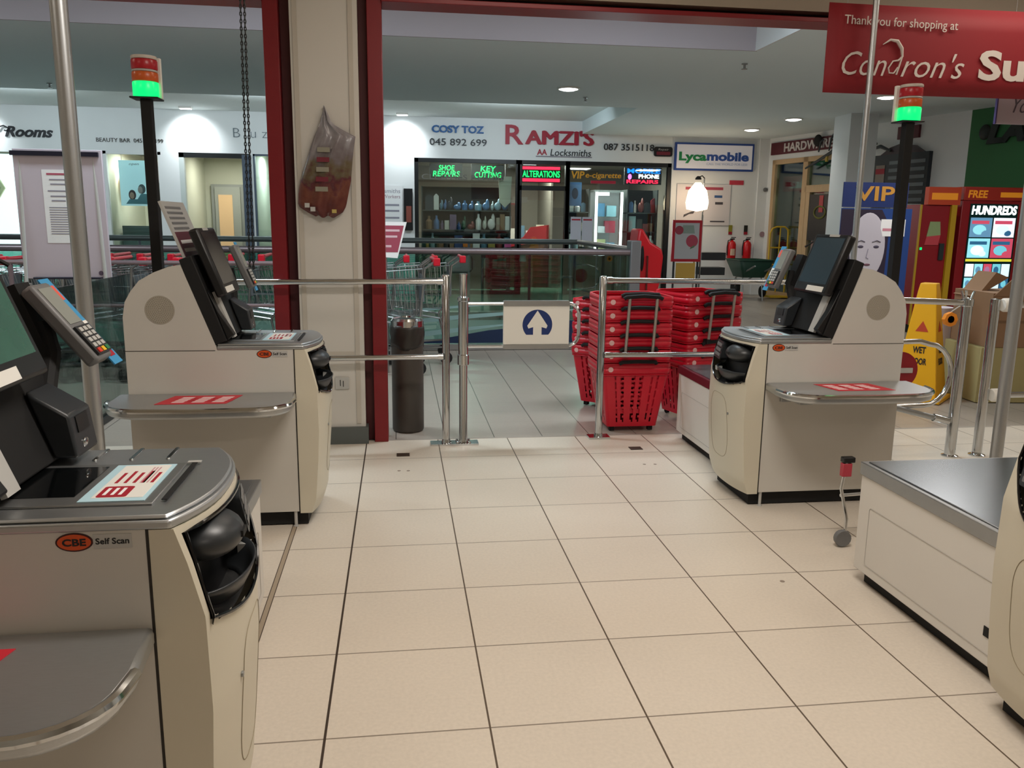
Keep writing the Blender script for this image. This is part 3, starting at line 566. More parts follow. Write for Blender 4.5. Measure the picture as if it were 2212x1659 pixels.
for k in range(5): p2.box(-.055+.004*k,.012+.004*k,-.0465,-.0455,1.44+.052*k,1.465+.052*k,M('bag_maroon','6E1B2C',.4) if k%2 else M('bag_olive','8A8676',.5))
p2.build('printed_stripe',t)
MB().lathe([(.003,-.02),(.003,.03)],(0,0,1.89),steeld,8,'y').build('nail',t)
t=thing('wall_socket','square blank socket plate with scribble low on the white pillar','socket',(-.335,4.783,.361))
MB().box(-.04,.04,-.006,0,-.035,.035,lgrey).build('plate',t,bevel=.002); MB().box(-.012,-.008,-.008,-.006,-.015,.02,blk).box(.005,.009,-.008,-.006,-.02,.015,blk).build('marks',t)
t=thing('floor_socket','small dark rectangular floor hatch left of the exit gate','floor hatch',(.009,4.505,.0015)); MB().box(-.036,.036,-.03,.03,-.001,.0015,M('hatch','3A2A1E',.6)).build('cover',t)
t=thing('floor_socket','small dark rectangular floor hatch in front of the red baskets','floor hatch',(1.355,4.52,.0015)); MB().box(-.036,.036,-.03,.03,-.001,.0015,MC['hatch']).build('cover',t)
m=MB()
for x,y in ((-.014,4.206),(.034,4.202),(1.312,4.2),(1.371,4.195),(1.384,2.686)): m.lathe([(.009,0),(.009,.0006),(0,.0006)],(x,y,.0002),M('plug_hole','8D7F72',.7),12)
m.build('trim_8',kind='structure')
# bin
t=thing('litter_bin','tall dark grey cylindrical bin with chrome top beside the red post','bin',(.045,5.09,0))
MB().lathe([(.092,0),(.098,.01),(.098,.66),(.0,.66)],(0,0,0),M('bin_body','47413B',.5),36).build('body',t)
m=MB(); m.grid(lambda a,b:((.100+.004*math.sin(b*PI)+.003*math.sin(a*40+b*5))*math.cos(2*PI*a),(.100+.004*math.sin(b*PI)+.003*math.sin(a*40+b*5))*math.sin(2*PI*a),.665-.14*b-.012*math.sin(a*19)*b),48,6,M('bin_liner','2C2824',.45)); m.build('liner',t,solid=.002)
MB().lathe([(.101,.655),(.101,.69),(.09,.705),(.045,.712),(.04,.69),(0,.69)],(0,0,0),chrome,36).build('lid',t)
# ---------------------------------------------------------------- shopping baskets on wheels
def basket(name,label,loc,rz,group,ext=False):
    t=thing(name,label,'shopping basket',loc,rz,group)
    W0,D0,W1,D1,H=.32,.29,.43,.385,.45
    def ring(k,z,n=4):
        w=(W0+(W1-W0)*k)/2; d=(D0+(D1-D0)*k)/2; return [(x,y,z) for x,y in rrect(-w,w,-d,d,.045,n)]
    b=MB(); nz=26
    w=lambda k:(W0+(W1-W0)*k)/2
    d=lambda k:(D0+(D1-D0)*k)/2
    def holes(i,j,nu):
        if j<2 or j>22: return False
        cols={4,7,8,13,14,17,18,23,26} if nu==30 else {4,7,12,16,21,24}
        return i in cols and ((j+ (i%2)*2)%4!=0)
    for sgn in (-1,1):
        b.grid(lambda a,z,sgn=sgn:((-w(z)+.02)+(2*w(z)-.04)*a,sgn*d(z),.03+(H-.07)*z),30,nz,redp,lambda i,j:holes(i,j,30))
        b.grid(lambda a,z,sgn=sgn:(sgn*w(z),(-d(z)+.02)+(2*d(z)-.04)*a,.03+(H-.07)*z),28,nz,redp,lambda i,j:holes(i,j,28))
        for s2 in (-1,1): b.grid(lambda a,z,sgn=sgn,s2=s2:(sgn*(w(z)-.02+.02*math.sin(a*PI/2)),s2*(d(z)-.02+.02*math.cos(a*PI/2)),.03+(H-.07)*z),3,nz,redp)
    b.face(ring(0,.03),redp); b.build('shell',t)
    r=MB()
    R1=ring(1.0,H-.045,5); R2=[(x*1.05,y*1.05,H-.04) for x,y,z in R1]; 
    def wav(x): return .014*math.cos(x*PI/.24)
    P=[[(x*f,y*f,h+ (wav(x) if abs(y)>.12 else .0)) for x,y,z in R1] for f,h in ((1.0,H-.075),(1.035,H-.07),(1.06,H-.03),(1.05,H),(1.0,H-.002))]
    n=len(R1)
    for a,bb in zip(P,P[1:]): r.add(a+bb,[[i,(i+1)%n,n+(i+1)%n,n+i] for i in range(n)],redp)
    r.build('rim',t,solid=.004)
    bt=MB(); bt.lathe([(.016,0),(.016,.003),(0,.003)],(-W1/2+.05,-D1/2*1.06-.002,H-.045),M('basket_badge','E4B7B4',.5),16,'y'); bt.build('badge',t)
    for sx in (-1,1): MB().lathe([(.022,-.008),(.022,.008)],(sx*(W0/2-.03),D0/2-.03,.022),blackm,12,'x').build('wheel',t)
    MB().box(-W0/2+.02,-W0/2+.05,-D0/2+.02,-D0/2+.05,0,.03,blackm).box(W0/2-.05,W0/2-.02,-D0/2+.02,-D0/2+.05,0,.03,blackm).build('foot',t)
    z1=.86 if ext else H-.005
    MB().tube([(-.115,-D1/2-.02,z1-.003),(-.095,-D1/2-.025,z1+.008),(.0,-D1/2-.028,z1+.012),(.115,-D1/2-.025,z1+.008),(.135 if ext else .12,-D1/2-.02,z1-.003)],.012,blackm,10).build('grip',t)
    return t
def stack(label_b,label_m,label_t,cx,cy,rz,n,group,dz=.083):
    base=basket('wheeled_basket',label_b,(cx,cy,0),rz,group); 
    for i in range(1,n):
        c=clone(base) if i<n-1 else basket('wheeled_basket',label_t,(cx,cy,i*dz),rz,group,False)
        if i<n-1: c['label']=label_m[i-1] if i-1<len(label_m) else label_m[-1]
        c.location=(cx,cy,i*dz)
    # one pulled-up handle belongs to the bottom basket
    return base
od=['second','third','fourth','fifth','sixth']
stack('bottom red wheeled basket of the middle stack, its long front fully visible',[f'{o} red wheeled basket up in the middle stack behind the chrome rail' for o in od],'topmost red wheeled basket of the middle stack',1.447,5.075,0,6,'red baskets in the middle stack')
M('alu_tube','B3ADA6',.35,.8)
def upright_handle(cx,cy,rz,label,z0=.52,z1=.85):
    t=thing('basket_pull_handle',label,'basket handle',(cx,cy,0),rz)
    for sx in (-.085,.085): MB().tube([(sx,-.235,z0),(sx+.012,-.25,z1)],.0095,MC['alu_tube'],10).build('handle_tube',t)
    MB().tube([(-.11,-.25,z1-.006),(-.095,-.252,z1+.004),(.01,-.255,z1+.012),(.11,-.252,z1+.004),(.13,-.25,z1-.006)],.0125,blackm,10).build('grip',t)
    MB().box(-.1,-.07,-.24,-.20,z0-.03,z0,blackm).box(.07,.1,-.24,-.20,z0-.03,z0,blackm).build('clip',t)
upright_handle(1.447,5.075,0,'pulled-up aluminium basket handle with black grip on the middle red stack')
stack('bottom red wheeled basket of the right stack, behind the low white scale',[f'{o} red wheeled basket up in the right stack' for o in od],'topmost red wheeled basket of the right stack',1.99,5.33,.30,6,'red baskets in the right stack')
upright_handle(1.99,5.33,.30,'pulled-up aluminium basket handle with black grip on the right red stack',.56,.85)
stack('bottom red wheeled basket of the turned left stack behind the gate post',[f'{o} red wheeled basket up in the turned left stack behind the gate post' for o in od],'topmost red wheeled basket of the turned left stack',1.50,5.72,-.75,5,'red baskets in the left rear stack')
# ---------------------------------------------------------------- shopping trolleys
wire=M('trolley_wire','9FA4A6',.3,1)
def trolley(label,group):
    """faces -x, handle at +x"""
    t=thing('shopping_trolley',label,'shopping trolley',group=group)
    def c(u,v,k): # u 0 rear..1 front, v -1..1, k 0 bottom..1 top
        hw=(.26-.05*u)*(.8+.2*k); zt=.90-.06*u; zb=.50+.05*u; return (-.02-.78*u*(.86+.14*k),hw*v,zb+(zt-zb)*k)
    m=MB()
    for k in (0,.33,.66,1):
        r=.0045 if k==1 else .0022
        m.tube([c(0,-1,k),c(1,-1,k),c(1,1,k),c(0,1,k)],r,wire,4,closed=(k==1))
    for i in range(15):
        u=i/14
        for v in (-1,1): m.tube([c(u,v,0),c(u,v,1)],.002,wire,3,caps=False)
        m.tube([c(u,-1,0),c(u,1,0)],.002,wire,3,caps=False)
    for i in range(1,8):
        v=-1+2*i/8; m.tube([c(1,v,1),c(1,v,0),c(0,v,0),c(0,v,1)],.002,wire,3,caps=False)
    m.build('basket',t,smooth=False)
    m=MB()
    for v in (-1,1):
        m.tube([(.10,.25*v,.97),(.0,.25*v,.90),(-.04,.22*v,.50),(-.10,.22*v,.42),(-.05,.24*v,.16),(-.72,.19*v,.13)],.011,wire,7)
        m.tube([(-.10,.22*v,.42),(-.72,.17*v,.52)],.008,wire,6)
    m.tube([(-.05,-.24,.16),(-.05,.24,.16)],.009,wire,6).tube([(-.70,-.19,.13),(-.70,.19,.13)],.009,wire,6)
    m.build('frame',t)
    MB().tube([(.10,-.26,.97),(.10,.26,.97)],.015,redp,10).build('handle',t)
    MB().box(.07,.125,-.30,-.23,.925,.99,redp).build('coin_lock',t,bevel=.008)
    MB().box(-.02,.0,-.2,.2,.62,.84,M('child_seat','6A7074',.5)).build('child_seat',t)
    for x,v in ((-.05,-.24),(-.05,.24),(-.70,-.19),(-.70,.19)):
        g=MB(); g.lathe([(.015,-.014),(.055,-.014),(.058,0),(.055,.014),(.015,.014)],(x,v,.058),blackm,14,'y').box(x-.012,x+.012,v-.02,v+.02,.06,.16,steeld); g.build('caster',t)
    return t
tp=trolley('first trolley of the rear nested row, its red coin lock beside the gate post','rear row of nested trolleys')
tp.location=(.47,7.75,0)
for i in range(1,13):
    c=clone(tp); c.location=(.47-.25*i,7.75,0); c['label']='chrome wire trolley with red handle nested in the rear row'
c=clone(tp); c.location=(.20,7.20,0); c['label']='chrome wire trolley standing alone just behind the bin'; c['group']='loose trolley'; c.rotation_euler.z=.05
for i in range(10):
    c=clone(tp); c.location=(-1.55-.25*i,7.02,0); c['group']='front row of nested trolleys'
    c['label']='chrome wire trolley with red handle nested in the front row at left' if i else 'end trolley of the front row, partly behind the left middle self-checkout'
t=thing('trolley_bay_rail','low tubular trolley bay rail along the nested trolley rows','rail',(0,0,0))
MB().tube([(-4.5,6.72,.95),(-.85,6.72,.95)],.018,M('bay_rail','8E7C80',.4,.6),10).build('top_rail',t); MB().tube([(-4.5,6.72,.62),(-.85,6.72,.62)],.014,MC['bay_rail'],10).build('lower_rail',t)
for x in (-4.5,-2.9,-.85): MB().tube([(x,6.72,0),(x,6.72,.95)],.018,MC['bay_rail'],10).build('post',t)
t=thing('trolley_bay_sign','tilted white and dusky red sign beside the right red post, over the trolleys','sign',(-.03,7.1,0))
m=MB(); m.prism([(-.13,.99),(.02,.98),(.10,1.28),(-.13,1.28)],XZ,-.004,.004,wht).prism([(-.12,1.03),(.022,1.03),(.075,1.25),(-.12,1.25)],XZ,-.006,-.0041,M('dusky_red','A2465A',.6)); m.build('panel',t)
m=MB()
for z,w_ in ((1.20,.14),(1.15,.12),(1.07,.07)): m.box(-.10,-.10+w_,-.0075,-.0061,z,z+.018,M('pale_pink','DDB9C2',.6))
m.build('print',t); MB().tube([(-.08,.02,0),(-.08,.02,1.0)],.012,steeld,8).build('post',t)
# whiteboard easel
t=thing('flipchart_easel','large pinkish white flipchart board with dark clip on an easel, far left','easel',(-2.29,6.15,0))
MB().box(-.275,.295,-.012,.012,.865,1.735,M('flip_board','C3B8C2',.5)).build('board',t,bevel=.004); MB().box(-.285,.275,-.03,-.012,1.69,1.72,M('navy_clip','0B0D24',.4)).build('clip',t); MB().box(-.2,.24,-.06,-.012,.865,.878,MC['navy_clip']).build('pen_tray',t,bevel=.003)
m=MB(); m.box(-.10,.09,-.0135,-.012,1.11,1.60,paper); m.build('notice',t)
m=MB(); m.box(-.07,.06,-.0145,-.0135,1.565,1.578,M('notice_red','B0566A',.7))
for z,a,b in ((1.53,-.055,.045),(1.50,-.05,.05),(1.455,-.07,.07),(1.42,-.055,.05),(1.39,-.05,.04)): m.box(a,b,-.0145,-.0135,z,z+.009,M('notice_grey','8E8B99',.7))
for k in range(12): m.box(-.07,.065-.01*(k%3),-.0145,-.0135,1.17+.016*k,1.176+.016*k,MC['notice_grey'])
m.build('notice_print',t); MB().disc((.23,-.0135,.905),.016,M('logo_grey','5A4A5E',.6),16).build('logo',t)
for sx in (-.26,.26): MB().tube([(sx*.9,.0,1.7),(sx,-.02,.86),(sx*1.12,-.03,0)],.012,lgrey,8).build('leg',t)
MB().tube([(0,.02,1.6),(0.0,.52,0)],.012,lgrey,8).tube([(.18,.01,.80),(.27,.42,.02)],.010,lgrey,8).build('rear_leg',t)
# ---------------------------------------------------------------- balustrades round the void
bg=glass('balustrade_glass',(.62,.82,.77),.10); railm=M('rail_pinkish','8B7F83',.35,.7)
t=thing('balustrade','near glass balustrade with rounded grey top rail and pale swoosh pattern','balustrade',(0,8.38,0))
MB().tube([(-9,0,1.0),(2.36,0,1.0)],.034,railm,14).build('top_rail',t); MB().box(-9,2.36,-.006,.006,.02,.965,bg).build('glass_pane',t); MB().box(-9,2.36,-.03,.03,0,.06,steeld).build('bottom_rail',t)
for x in (1.32,-.2,-1.7,-3.2,-4.7,2.25): MB().tube([(x,.02,.0),(x,.02,.97)],.014,M('mullion_grey','54606A',.5),8).build('mullion',t)
MB().box(2.36,2.47,-.05,.12,0,1.12,M('end_post_grey','77777A',.4,.3)).build('end_post',t,bevel=.01)
fz=glass('frosted_band',(.80,.92,.90),.25,.4)
g=MB()
def band(xa,za,xb,zb,xc,zc,th,m_):
    g.grid(lambda a,b:((1-a)**2*xa+2*a*(1-a)*xb+a*a*xc,-.010,(1-a)**2*za+2*a*(1-a)*zb+a*a*zc+th*(b-.5)*(.3+.7*math.sin(PI*min(1,a+.15)))),20,1,m_)
pale=M('swoosh_pale','8DB0B0',.5); navyg=M('swoosh_navy','0F2A4E',.4)
band(-.3,.24,.6,.36,2.0,.42,.045,pale); band(-.3,.10,.5,.20,1.3,.28,.05,pale); band(-.35,.35,.4,.44,1.2,.48,.03,pale)
g.prism([(.15,.07),(1.6,.07),(1.6,.26),(.9,.20),(.45,.12)],lambda p,q,u:(p,u,q),-.012,-.0095,navyg); g.prism([(1.72,.07),(2.3,.07),(2.3,.30),(1.72,.30)],lambda p,q,u:(p,u,q),-.012,-.0095,navyg)
g.build('swoosh_graphic',t)
t=thing('balustrade','far glass balustrade with twin dark rails in front of the locksmith shop','balustrade',(0,12.0,0))
MB().tube([(-9,0,1.02),(2.6,0,1.02)],.038,M('rail_grey','6E7676',.4,.6),12).build('top_rail',t); MB().tube([(-9,0,.90),(2.6,0,.90)],.022,blackm,8).build('lower_rail',t); MB().box(-9,2.6,-.006,.006,.02,.9,bg).build('glass_pane',t)
for x in [-8+1.5*i for i in range(8)]: MB().tube([(x,0,0),(x,0,1.0)],.018,MC['mullion_grey'],8).build('mullion',t)
t=thing('balustrade','side glass balustrade closing the right end of the void','balustrade',(2.6,0,0))
MB().tube([(0,8.6,1.0),(0,12,1.02)],.034,railm,12).build('top_rail',t); MB().box(-.006,.006,8.52,11.98,.02,.96,bg).build('glass_pane',t)
for y in (9.6,10.8): MB().tube([(0,y,0),(0,y,1.0)],.016,MC['mullion_grey'],8).build('mullion',t)
# red moulded unit by the end post
t=thing('red_plastic_ride','red moulded plastic shell with a dark oval opening beside the grey balustrade end post','plastic shell',(2.58,8.72,0))
m=MB(Matrix.Scale(.62,4,(1,0,0))); m.prism([(-.16,.08),(.18,.12),(.24,.55),(.30,.70),(.33,.95),(.30,1.03),(.10,1.10),(-.05,1.24),(-.12,1.24),(-.17,.95)],XZ,-.16,.16,M('ride_red','C41020',.35)); m.build('shell',t,bevel=.03)
MB().ell((-.03,-.155,.93),(.022,.02,.14),blackm,16,12).build('opening',t); MB().box(-.13,.14,-.18,.18,0,.1,blackm).build('base',t)
# ---------------------------------------------------------------- far shop units: rooms behind the windows
room=M('shop_room_wall','7A756A',.8); roomL=M('shop_room_light','C2C4B4',.8); roomB=M('shop_room_blue','9FC4CC',.8); rfl=M('shop_room_floor','8A8478',.5)
MB().box(-9,7,15.15,18.3,-.12,-.004,rfl).build('floor',kind='structure')
MB().box(-9,7,15.15,18.3,2.45,2.55,M('shop_room_ceiling','8C897C',.8)).build('ceiling',kind='structure')
MB().box(.2,5.05,18.2,18.3,0,2.45,room).box(-9,.2,17.2,17.3,0,2.45,roomL).build('wall_far',kind='structure')
MB().box(.12,.2,15.15,18.3,0,2.45,room).box(5.05,5.13,15.15,18.3,0,2.45,room).box(-4.93,-4.87,15.15,17.3,0,2.45,roomL).box(-3.86,-3.72,15.15,17.3,0,2.45,roomL).box(-2.49,-2.45,15.15,17.3,0,2.45,roomL).box(-1.95,-1.9,15.15,17.3,0,2.45,roomL).box(3.02,3.06,16.6,18.3,0,2.45,room).build('wall_partition',kind='structure')
def roomlight(x,y,W,label,col=(1,.97,.88),vis=True,sz=.30):
    t=thing('room_light',label,'ceiling light',(x,y,2.45)); MB().box(-sz/2,sz/2,-sz/2,sz/2,-.03,0,white).build('housing',t); MB().box(-sz/2+.02,sz/2-.02,-sz/2+.02,sz/2-.02,-.036,-.031,M('room_lamp','FFFFFF',.4,emit=5)).build('diffuser',t)
    area('room_light_beam',(x,y,2.40),sz,sz,W,col)
roomlight(1.15,15.9,50,'ceiling light inside the repair shop above the crowded left window')
roomlight(2.6,16.6,42,'ceiling light inside the repair shop above the doorway')
roomlight(3.8,15.9,52,'ceiling light inside the repair shop above the right window')
roomlight(-5.6,16.1,60,'bright ceiling light inside the leftmost shop window',(.9,1,1))
roomlight(-4.4,15.8,34,'ceiling light inside the beauty bar window')
roomlight(-3.1,16.2,17,'ceiling light inside the pale entrance lobby',(1,1,.86))
roomlight(-2.2,16.1,22,'ceiling light inside the narrow blue shop window',(.8,.93,1))
fblk=M('frame_black','0C0F11',.4); sg=glass('shop_glass',(.88,.94,.93),.07)
def win(n,x0,x1,z0,z1,fm,th=.05,extra=()):
    m=MB(); m.box(x0,x0+th,15.0,15.08,z0,z1,fm).box(x1-th,x1,15.0,15.08,z0,z1,fm).box(x0,x1,15.0,15.08,z1-th,z1,fm)
    if n.startswith('window'): m.box(x0,x1,15.0,15.08,z0,z0+th,fm)
    for e in extra: m.box(*e,fm)
    o=m.build(n,kind='structure'); MB().box(x0+th,x1-th,15.035,15.045,z0+(th if n.startswith('window') else 0),z1-th,sg).build('glass_pane',o,smooth=False); return o
win('window_1',.29,2.16,0,2.38,fblk,.07)
win('door_1',2.12,3.06,0,2.38,fblk,.075,((2.12,3.06,15,15.08,1.86,1.94),))
win('window_2',3.0,4.95,0,2.38,fblk,.07)
win('window_3',-8.0,-4.95,0,2.38,offw,.05); win('window_4',-4.86,-3.94,0,2.38,offw,.05); win('window_5',-2.44,-1.95,0,2.38,M('frame_slate','4A5666',.5),.03)
MB().box(-3.65,-3.57,15,15.1,0,2.38,M('frame_pale','C7CFCC',.5)).box(-3.65,-2.5,15,15.1,2.30,2.38,fblk).box(-2.62,-2.47,14.98,15.1,0,2.36,MC['frame_slate']).build('door_2',kind='structure')
MB().box(-3.60,-2.98,17.12,17.2,0,1.95,M('door_frame_grey','8F9390',.5)).box(-3.53,-3.05,17.08,17.12,0,1.90,M('inner_door','9CA09A',.5)).box(-3.46,-3.20,17.06,17.08,.5,1.75,M('door_warm_glass','CFAE84',.4,emit=.25)).build('door_3',kind='structure')
# lettering on the fascia
def sign(name,label,txt,x,z,wd,ht,m,ext=.03,shear=0,bold=0,y=15.0,cat='lettering',more=None,sp=1):
    m_=MB().text(txt,(x,y-.001,z),(1,0,0),(0,0,1),wd,ht,m,ext,shear,bold,3,sp)
    if more: more(m_)
    return tag(m_.build(name),label,cat)
blue=M('letter_blue','1E5E9E',.5); lred=M('letter_red','A81C34',.5); lblk=M('letter_black','24262B',.5); lgr=M('letter_grey','6E7A80',.5)
sign('wall_lettering','blue COSY TOZ lettering on the white shop fascia','COSY TOZ',.60,2.81,.91,.125,blue,.03,0,.03)
sign('wall_lettering','black 045 892 699 phone number lettering under the blue lettering','045 892 699',.56,2.60,1.0,.115,lblk,.02)
sign('wall_lettering',"big dark red RAMZI'S shop name on the white fascia","R",1.89,2.645,.32,.33,lred,.03,0,.015,more=lambda m:[m.text("AMZI'S",(2.24+dx,14.999,2.655+dz),(1,0,0),(0,0,1),1.21,.24,lred,.03+.0004*i) for i,(dx,dz) in enumerate(((0,0),(.018,.006),(.036,0),(.018,-.006),(.009,0),(.027,0)))])
sign('wall_lettering','red and black AA Locksmiths lettering under the big red shop name','AA',2.46,2.475,.18,.10,lred,.01,0,.02,more=lambda m:m.text('Locksmiths',(2.70,14.999,2.465),(1,0,0),(0,0,1),.74,.115,lblk,.01,.15).box(2.44,3.46,14.997,14.9995,2.44,2.46,M('shade_grey','8C8890',.7)))
sign('wall_lettering','black 087 phone number lettering at the right end of the fascia','087 3515118',3.67,2.585,.93,.115,lblk,.02)
t=thing('wall_plaque','small black and dark red oval plaque at the right end of the fascia','plaque',(4.77,14.99,2.58)); MB().prism(rrect(-.17,.17,-.085,.085,.04),XZ,-.03,.005,black).build('plate',t); MB().prism(rrect(-.13,.13,-.06,.0,.02),XZ,-.034,-.0301,M('plaque_red','6B1628',.5)).text('Repair',(-.10,-.0345,.01),(1,0,0),(0,0,1),.2,.045,lgrey,.002,.2).build('print',t)
def rooms_more(m):
    m.tube([(-6.44,14.97,2.66),(-6.40,14.97,2.72),(-6.34,14.97,2.735),(-6.27,14.97,2.70),(-6.30,14.97,2.655),(-6.34,14.97,2.665)],.012,lblk,5)
sign('wall_lettering','black and blue script lettering Rooms at the far left','Rooms',-6.34,2.565,.74,.17,lblk,.02,.35,.03,more=rooms_more)
sign('wall_lettering','small dark BEAUTY BAR phone lettering left of the black beacon post','BEAUTY BAR  045 892 199',-4.94,2.52,1.06,.065,M('letter_bronze','3E3A34',.5),.01)
sign('wall_lettering','thin spaced grey lettering B z beside the shutter chain','B  u z',-2.74,2.645,.56,.15,lgr,.012,0,-.02)
# white phone shop sign
t=thing('phone_shop_sign','white rectangular sign with blue frame and green and blue lettering','sign',(4.98,14.98,2.26))
MB().box(0,1.50,-.05,0,0,.49,M('sign_frame_blue','2A4A96',.4)).build('frame',t,bevel=.004); MB().box(.035,1.465,-.052,-.0505,.035,.455,M('sign_face','E3E0E6',.4,emit=.10)).build('face',t)
MB().text('Lyca',(.075,-.053,.125),(1,0,0),(0,0,1),.52,.20,M('sign_green','1C8A4E',.5),.006,0,.04).build('green_lettering',t); MB().text('mobile',(.60,-.053,.175),(1,0,0),(0,0,1),.80,.16,M('sign_blue2','3558A8',.5),.006,0,.04).build('blue_lettering',t)
m=MB(); m.text('CALL THE WORLD FOR LESS',(.60,-.053,.10),(1,0,0),(0,0,1),.78,.04,M('sign_pale','A9B4D2',.6),.003); m.build('strapline',t)
t=thing('price_poster','large white price poster with red heading under the white phone sign','poster',(5.06,14.97,1.28))
MB().box(0,1.03,-.012,0,0,.74,M('poster_pale','DCD6D8',.6)).build('sheet',t); m=MB(); m.box(.16,.88,-.0135,-.0121,.64,.69,M('poster_red','B0485A',.6))
for x,z,a in ((.20,.50,'mgrey'),(.20,.38,'x'),(.72,.50,'b'),(.74,.38,'x')): m.box(x,x+.15,-.0135,-.0121,z,z+.045,M('poster_blue','3C5C8E',.6) if a=='b' else M('poster_dark','4A474C',.6))
m.prism([(.14,.14),(.25,.20),(.33,.21),(.36,.26),(.30,.25),(.15,.19)],XZ,-.0135,-.0121,MC['poster_dark']); m.box(.66,.94,-.0135,-.0121,.06,.085,MC['poster_dark']).build('print',t)
t=thing('red_label','small red label to the right of the price poster','label',(6.06,14.975,2.02)); MB().box(0,.27,-.008,0,0,.08,M('label_red','C63A4C',.5)).build('plate',t)
t=thing('wall_notice','white shop notice with grey and pink print beside the red post','notice',(-.42,14.98,.95)); MB().box(0,.50,-.01,0,0,.95,paper).build('sheet',t)
m=MB(); m.text('smiths',(.18,-.0105,.82),(1,0,0),(0,0,1),.28,.07,MC['notice_grey'],.001,.1).text('Workers',(.16,-.0105,.73),(1,0,0),(0,0,1),.30,.06,M('notice_mauve','A07A86',.6),.001,.1)
for z in (.60,.50,.38): m.box(.15,.44,-.012,-.0101,z,z+.03,MC['notice_grey'])
m.build('print',t)
t=thing('wall_display_case','narrow black wall case with an orange-red panel left of the crowded shop window','display case',(.10,14.98,1.13)); MB().box(0,.155,-.05,0,0,.72,black).build('case',t,bevel=.004); MB().box(.04,.13,-.053,-.0501,.14,.42,M('case_orange','8E4A3E',.5)).build('print',t)
# neon signs
def neon(label,x0,x1,z0,z1,fn):
    t=thing('neon_sign',label,'neon sign',(x0,15.10,z0)); MB().box(0,x1-x0,0,.03,0,z1-z0,M('neon_board','060808',.5)).build('board',t); m=MB(); fn(m,x1-x0,z1-z0); m.build('lit_lettering',t); return t
ng=M('neon_green','10D060',.4,emit=2.6,emc='10FF70'); nr=M('neon_red','FF3050',.4,emit=2.0,emc='FF2048'); nb=M('neon_blue','1080FF',.4,emit=2.2,emc='0A7CFF'); nw=M('neon_white','FFFFFF',.4,emit=3.5)
def two(a,b): return lambda m,w,h:(m.text(a,(w*.28,-.006,h*.52),(1,0,0),(0,0,1),w*.48,h*.36,ng,.004,.1,.01),m.text(b,(w*.10,-.006,h*.10),(1,0,0),(0,0,1),w*.82,h*.38,ng,.004,.1,.01))
neon('green neon SHOE REPAIRS sign in the left shop window',.56,1.14,2.05,2.36-.06,two('SHOE','REPAIRS'))
neon('green neon KEY CUTTING sign in the left shop window',1.30,1.88,2.04,2.30,two('KEY','CUTTING'))
neon('red-barred green neon ALTERATIONS sign over the shop door',2.20,2.92,2.0,2.30,lambda m,w,h:(m.box(.02,w-.02,-.01,-.002,h*.76,h*.93,nr),m.box(.02,w-.02,-.01,-.002,h*.05,h*.24,nr),m.text('ALTERATIONS',(.02,-.006,h*.31),(1,0,0),(0,0,1),w-.04,h*.38,ng,.004,0,.01)))
neon('blue, white and red neon sign at the right of the shop window',4.10,4.80,2.0,2.30,lambda m,w,h:(m.text('MOBILE',(.05,-.006,h*.66),(1,0,0),(0,0,1),w-.08,h*.28,nb,.004,0,.03),m.text('PHONE',(w*.38,-.006,h*.36),(1,0,0),(0,0,1),w*.55,h*.25,nw,.004,0,.03),m.ell((.10,-.006,h*.45),(.035,.004,.05),M('neon_pink','FF80FF',.4,emit=2),10,8),m.text('REPAIRS',(.04,-.006,h*.06),(1,0,0),(0,0,1),w-.10,h*.22,nr,.004,0,.03)))
ye=M('window_amber','C08A1E',.5,emit=.15)
MB_=MB().text('VIP',(3.10,15.028,2.08),(1,0,0),(0,0,1),.24,.13,ye,.003,.1,.02).text('e-cigarette',(3.36,15.028,2.07),(1,0,0),(0,0,1),.66,.12,ye,.003,.1,.01).box(3.46,3.92,15.02,15.03,2.0,2.05,M('window_red','B0223C',.5))
tag(MB_.build('window_lettering'),'amber VIP e-cigarette lettering with a red strip on the right shop window','lettering')
tag(MB().text('CLOTHES REPAIR',(.42,15.028,2.02),(1,0,0),(0,0,1),1.45,.09,M('window_grey','5E5E58',.6),.002).build('window_lettering'),'faint grey lettering running behind the green neon signs','lettering')
# shelves and goods behind the shop windows
shelfm=M('goods_shelf','3F4644',.5); gcol=['5E7F92','2E4A78','8B6A4A','C9C4B8','A33A42','2F5A44','6A5470','B7903A','40444A','8EA6A8','D8D2CC','4A6C9A','7C3A34','3A3A36','9A8C7A','E0DED8']
shz=[.45,.80,1.15,1.50]
def unit(label,x0,x1,y,zs):
    t=thing('display_shelving',label,'shelving',(0,0,0)); MB().box(x0,x1,y+.30,y+.33,.04,zs[-1]+.42,M('goods_back','2A2B28',.7)).build('back_panel',t)
    for z in zs: MB().box(x0,x1,y,y+.30,z-.02,z,shelfm).build('shelf',t)
    for x in (x0,x1-.02): MB().box(x,x+.02,y,y+.33,0,zs[-1]+.42,shelfm).build('side_panel',t)
unit('dark display shelving full of goods in the left shop window',.42,2.05,15.35,shz)
unit('dark display shelving full of goods in the right shop window',3.12,3.55,15.45,shz); unit('dark display shelving at the right end of the shop window',4.25,4.85,15.40,shz)
protos={}
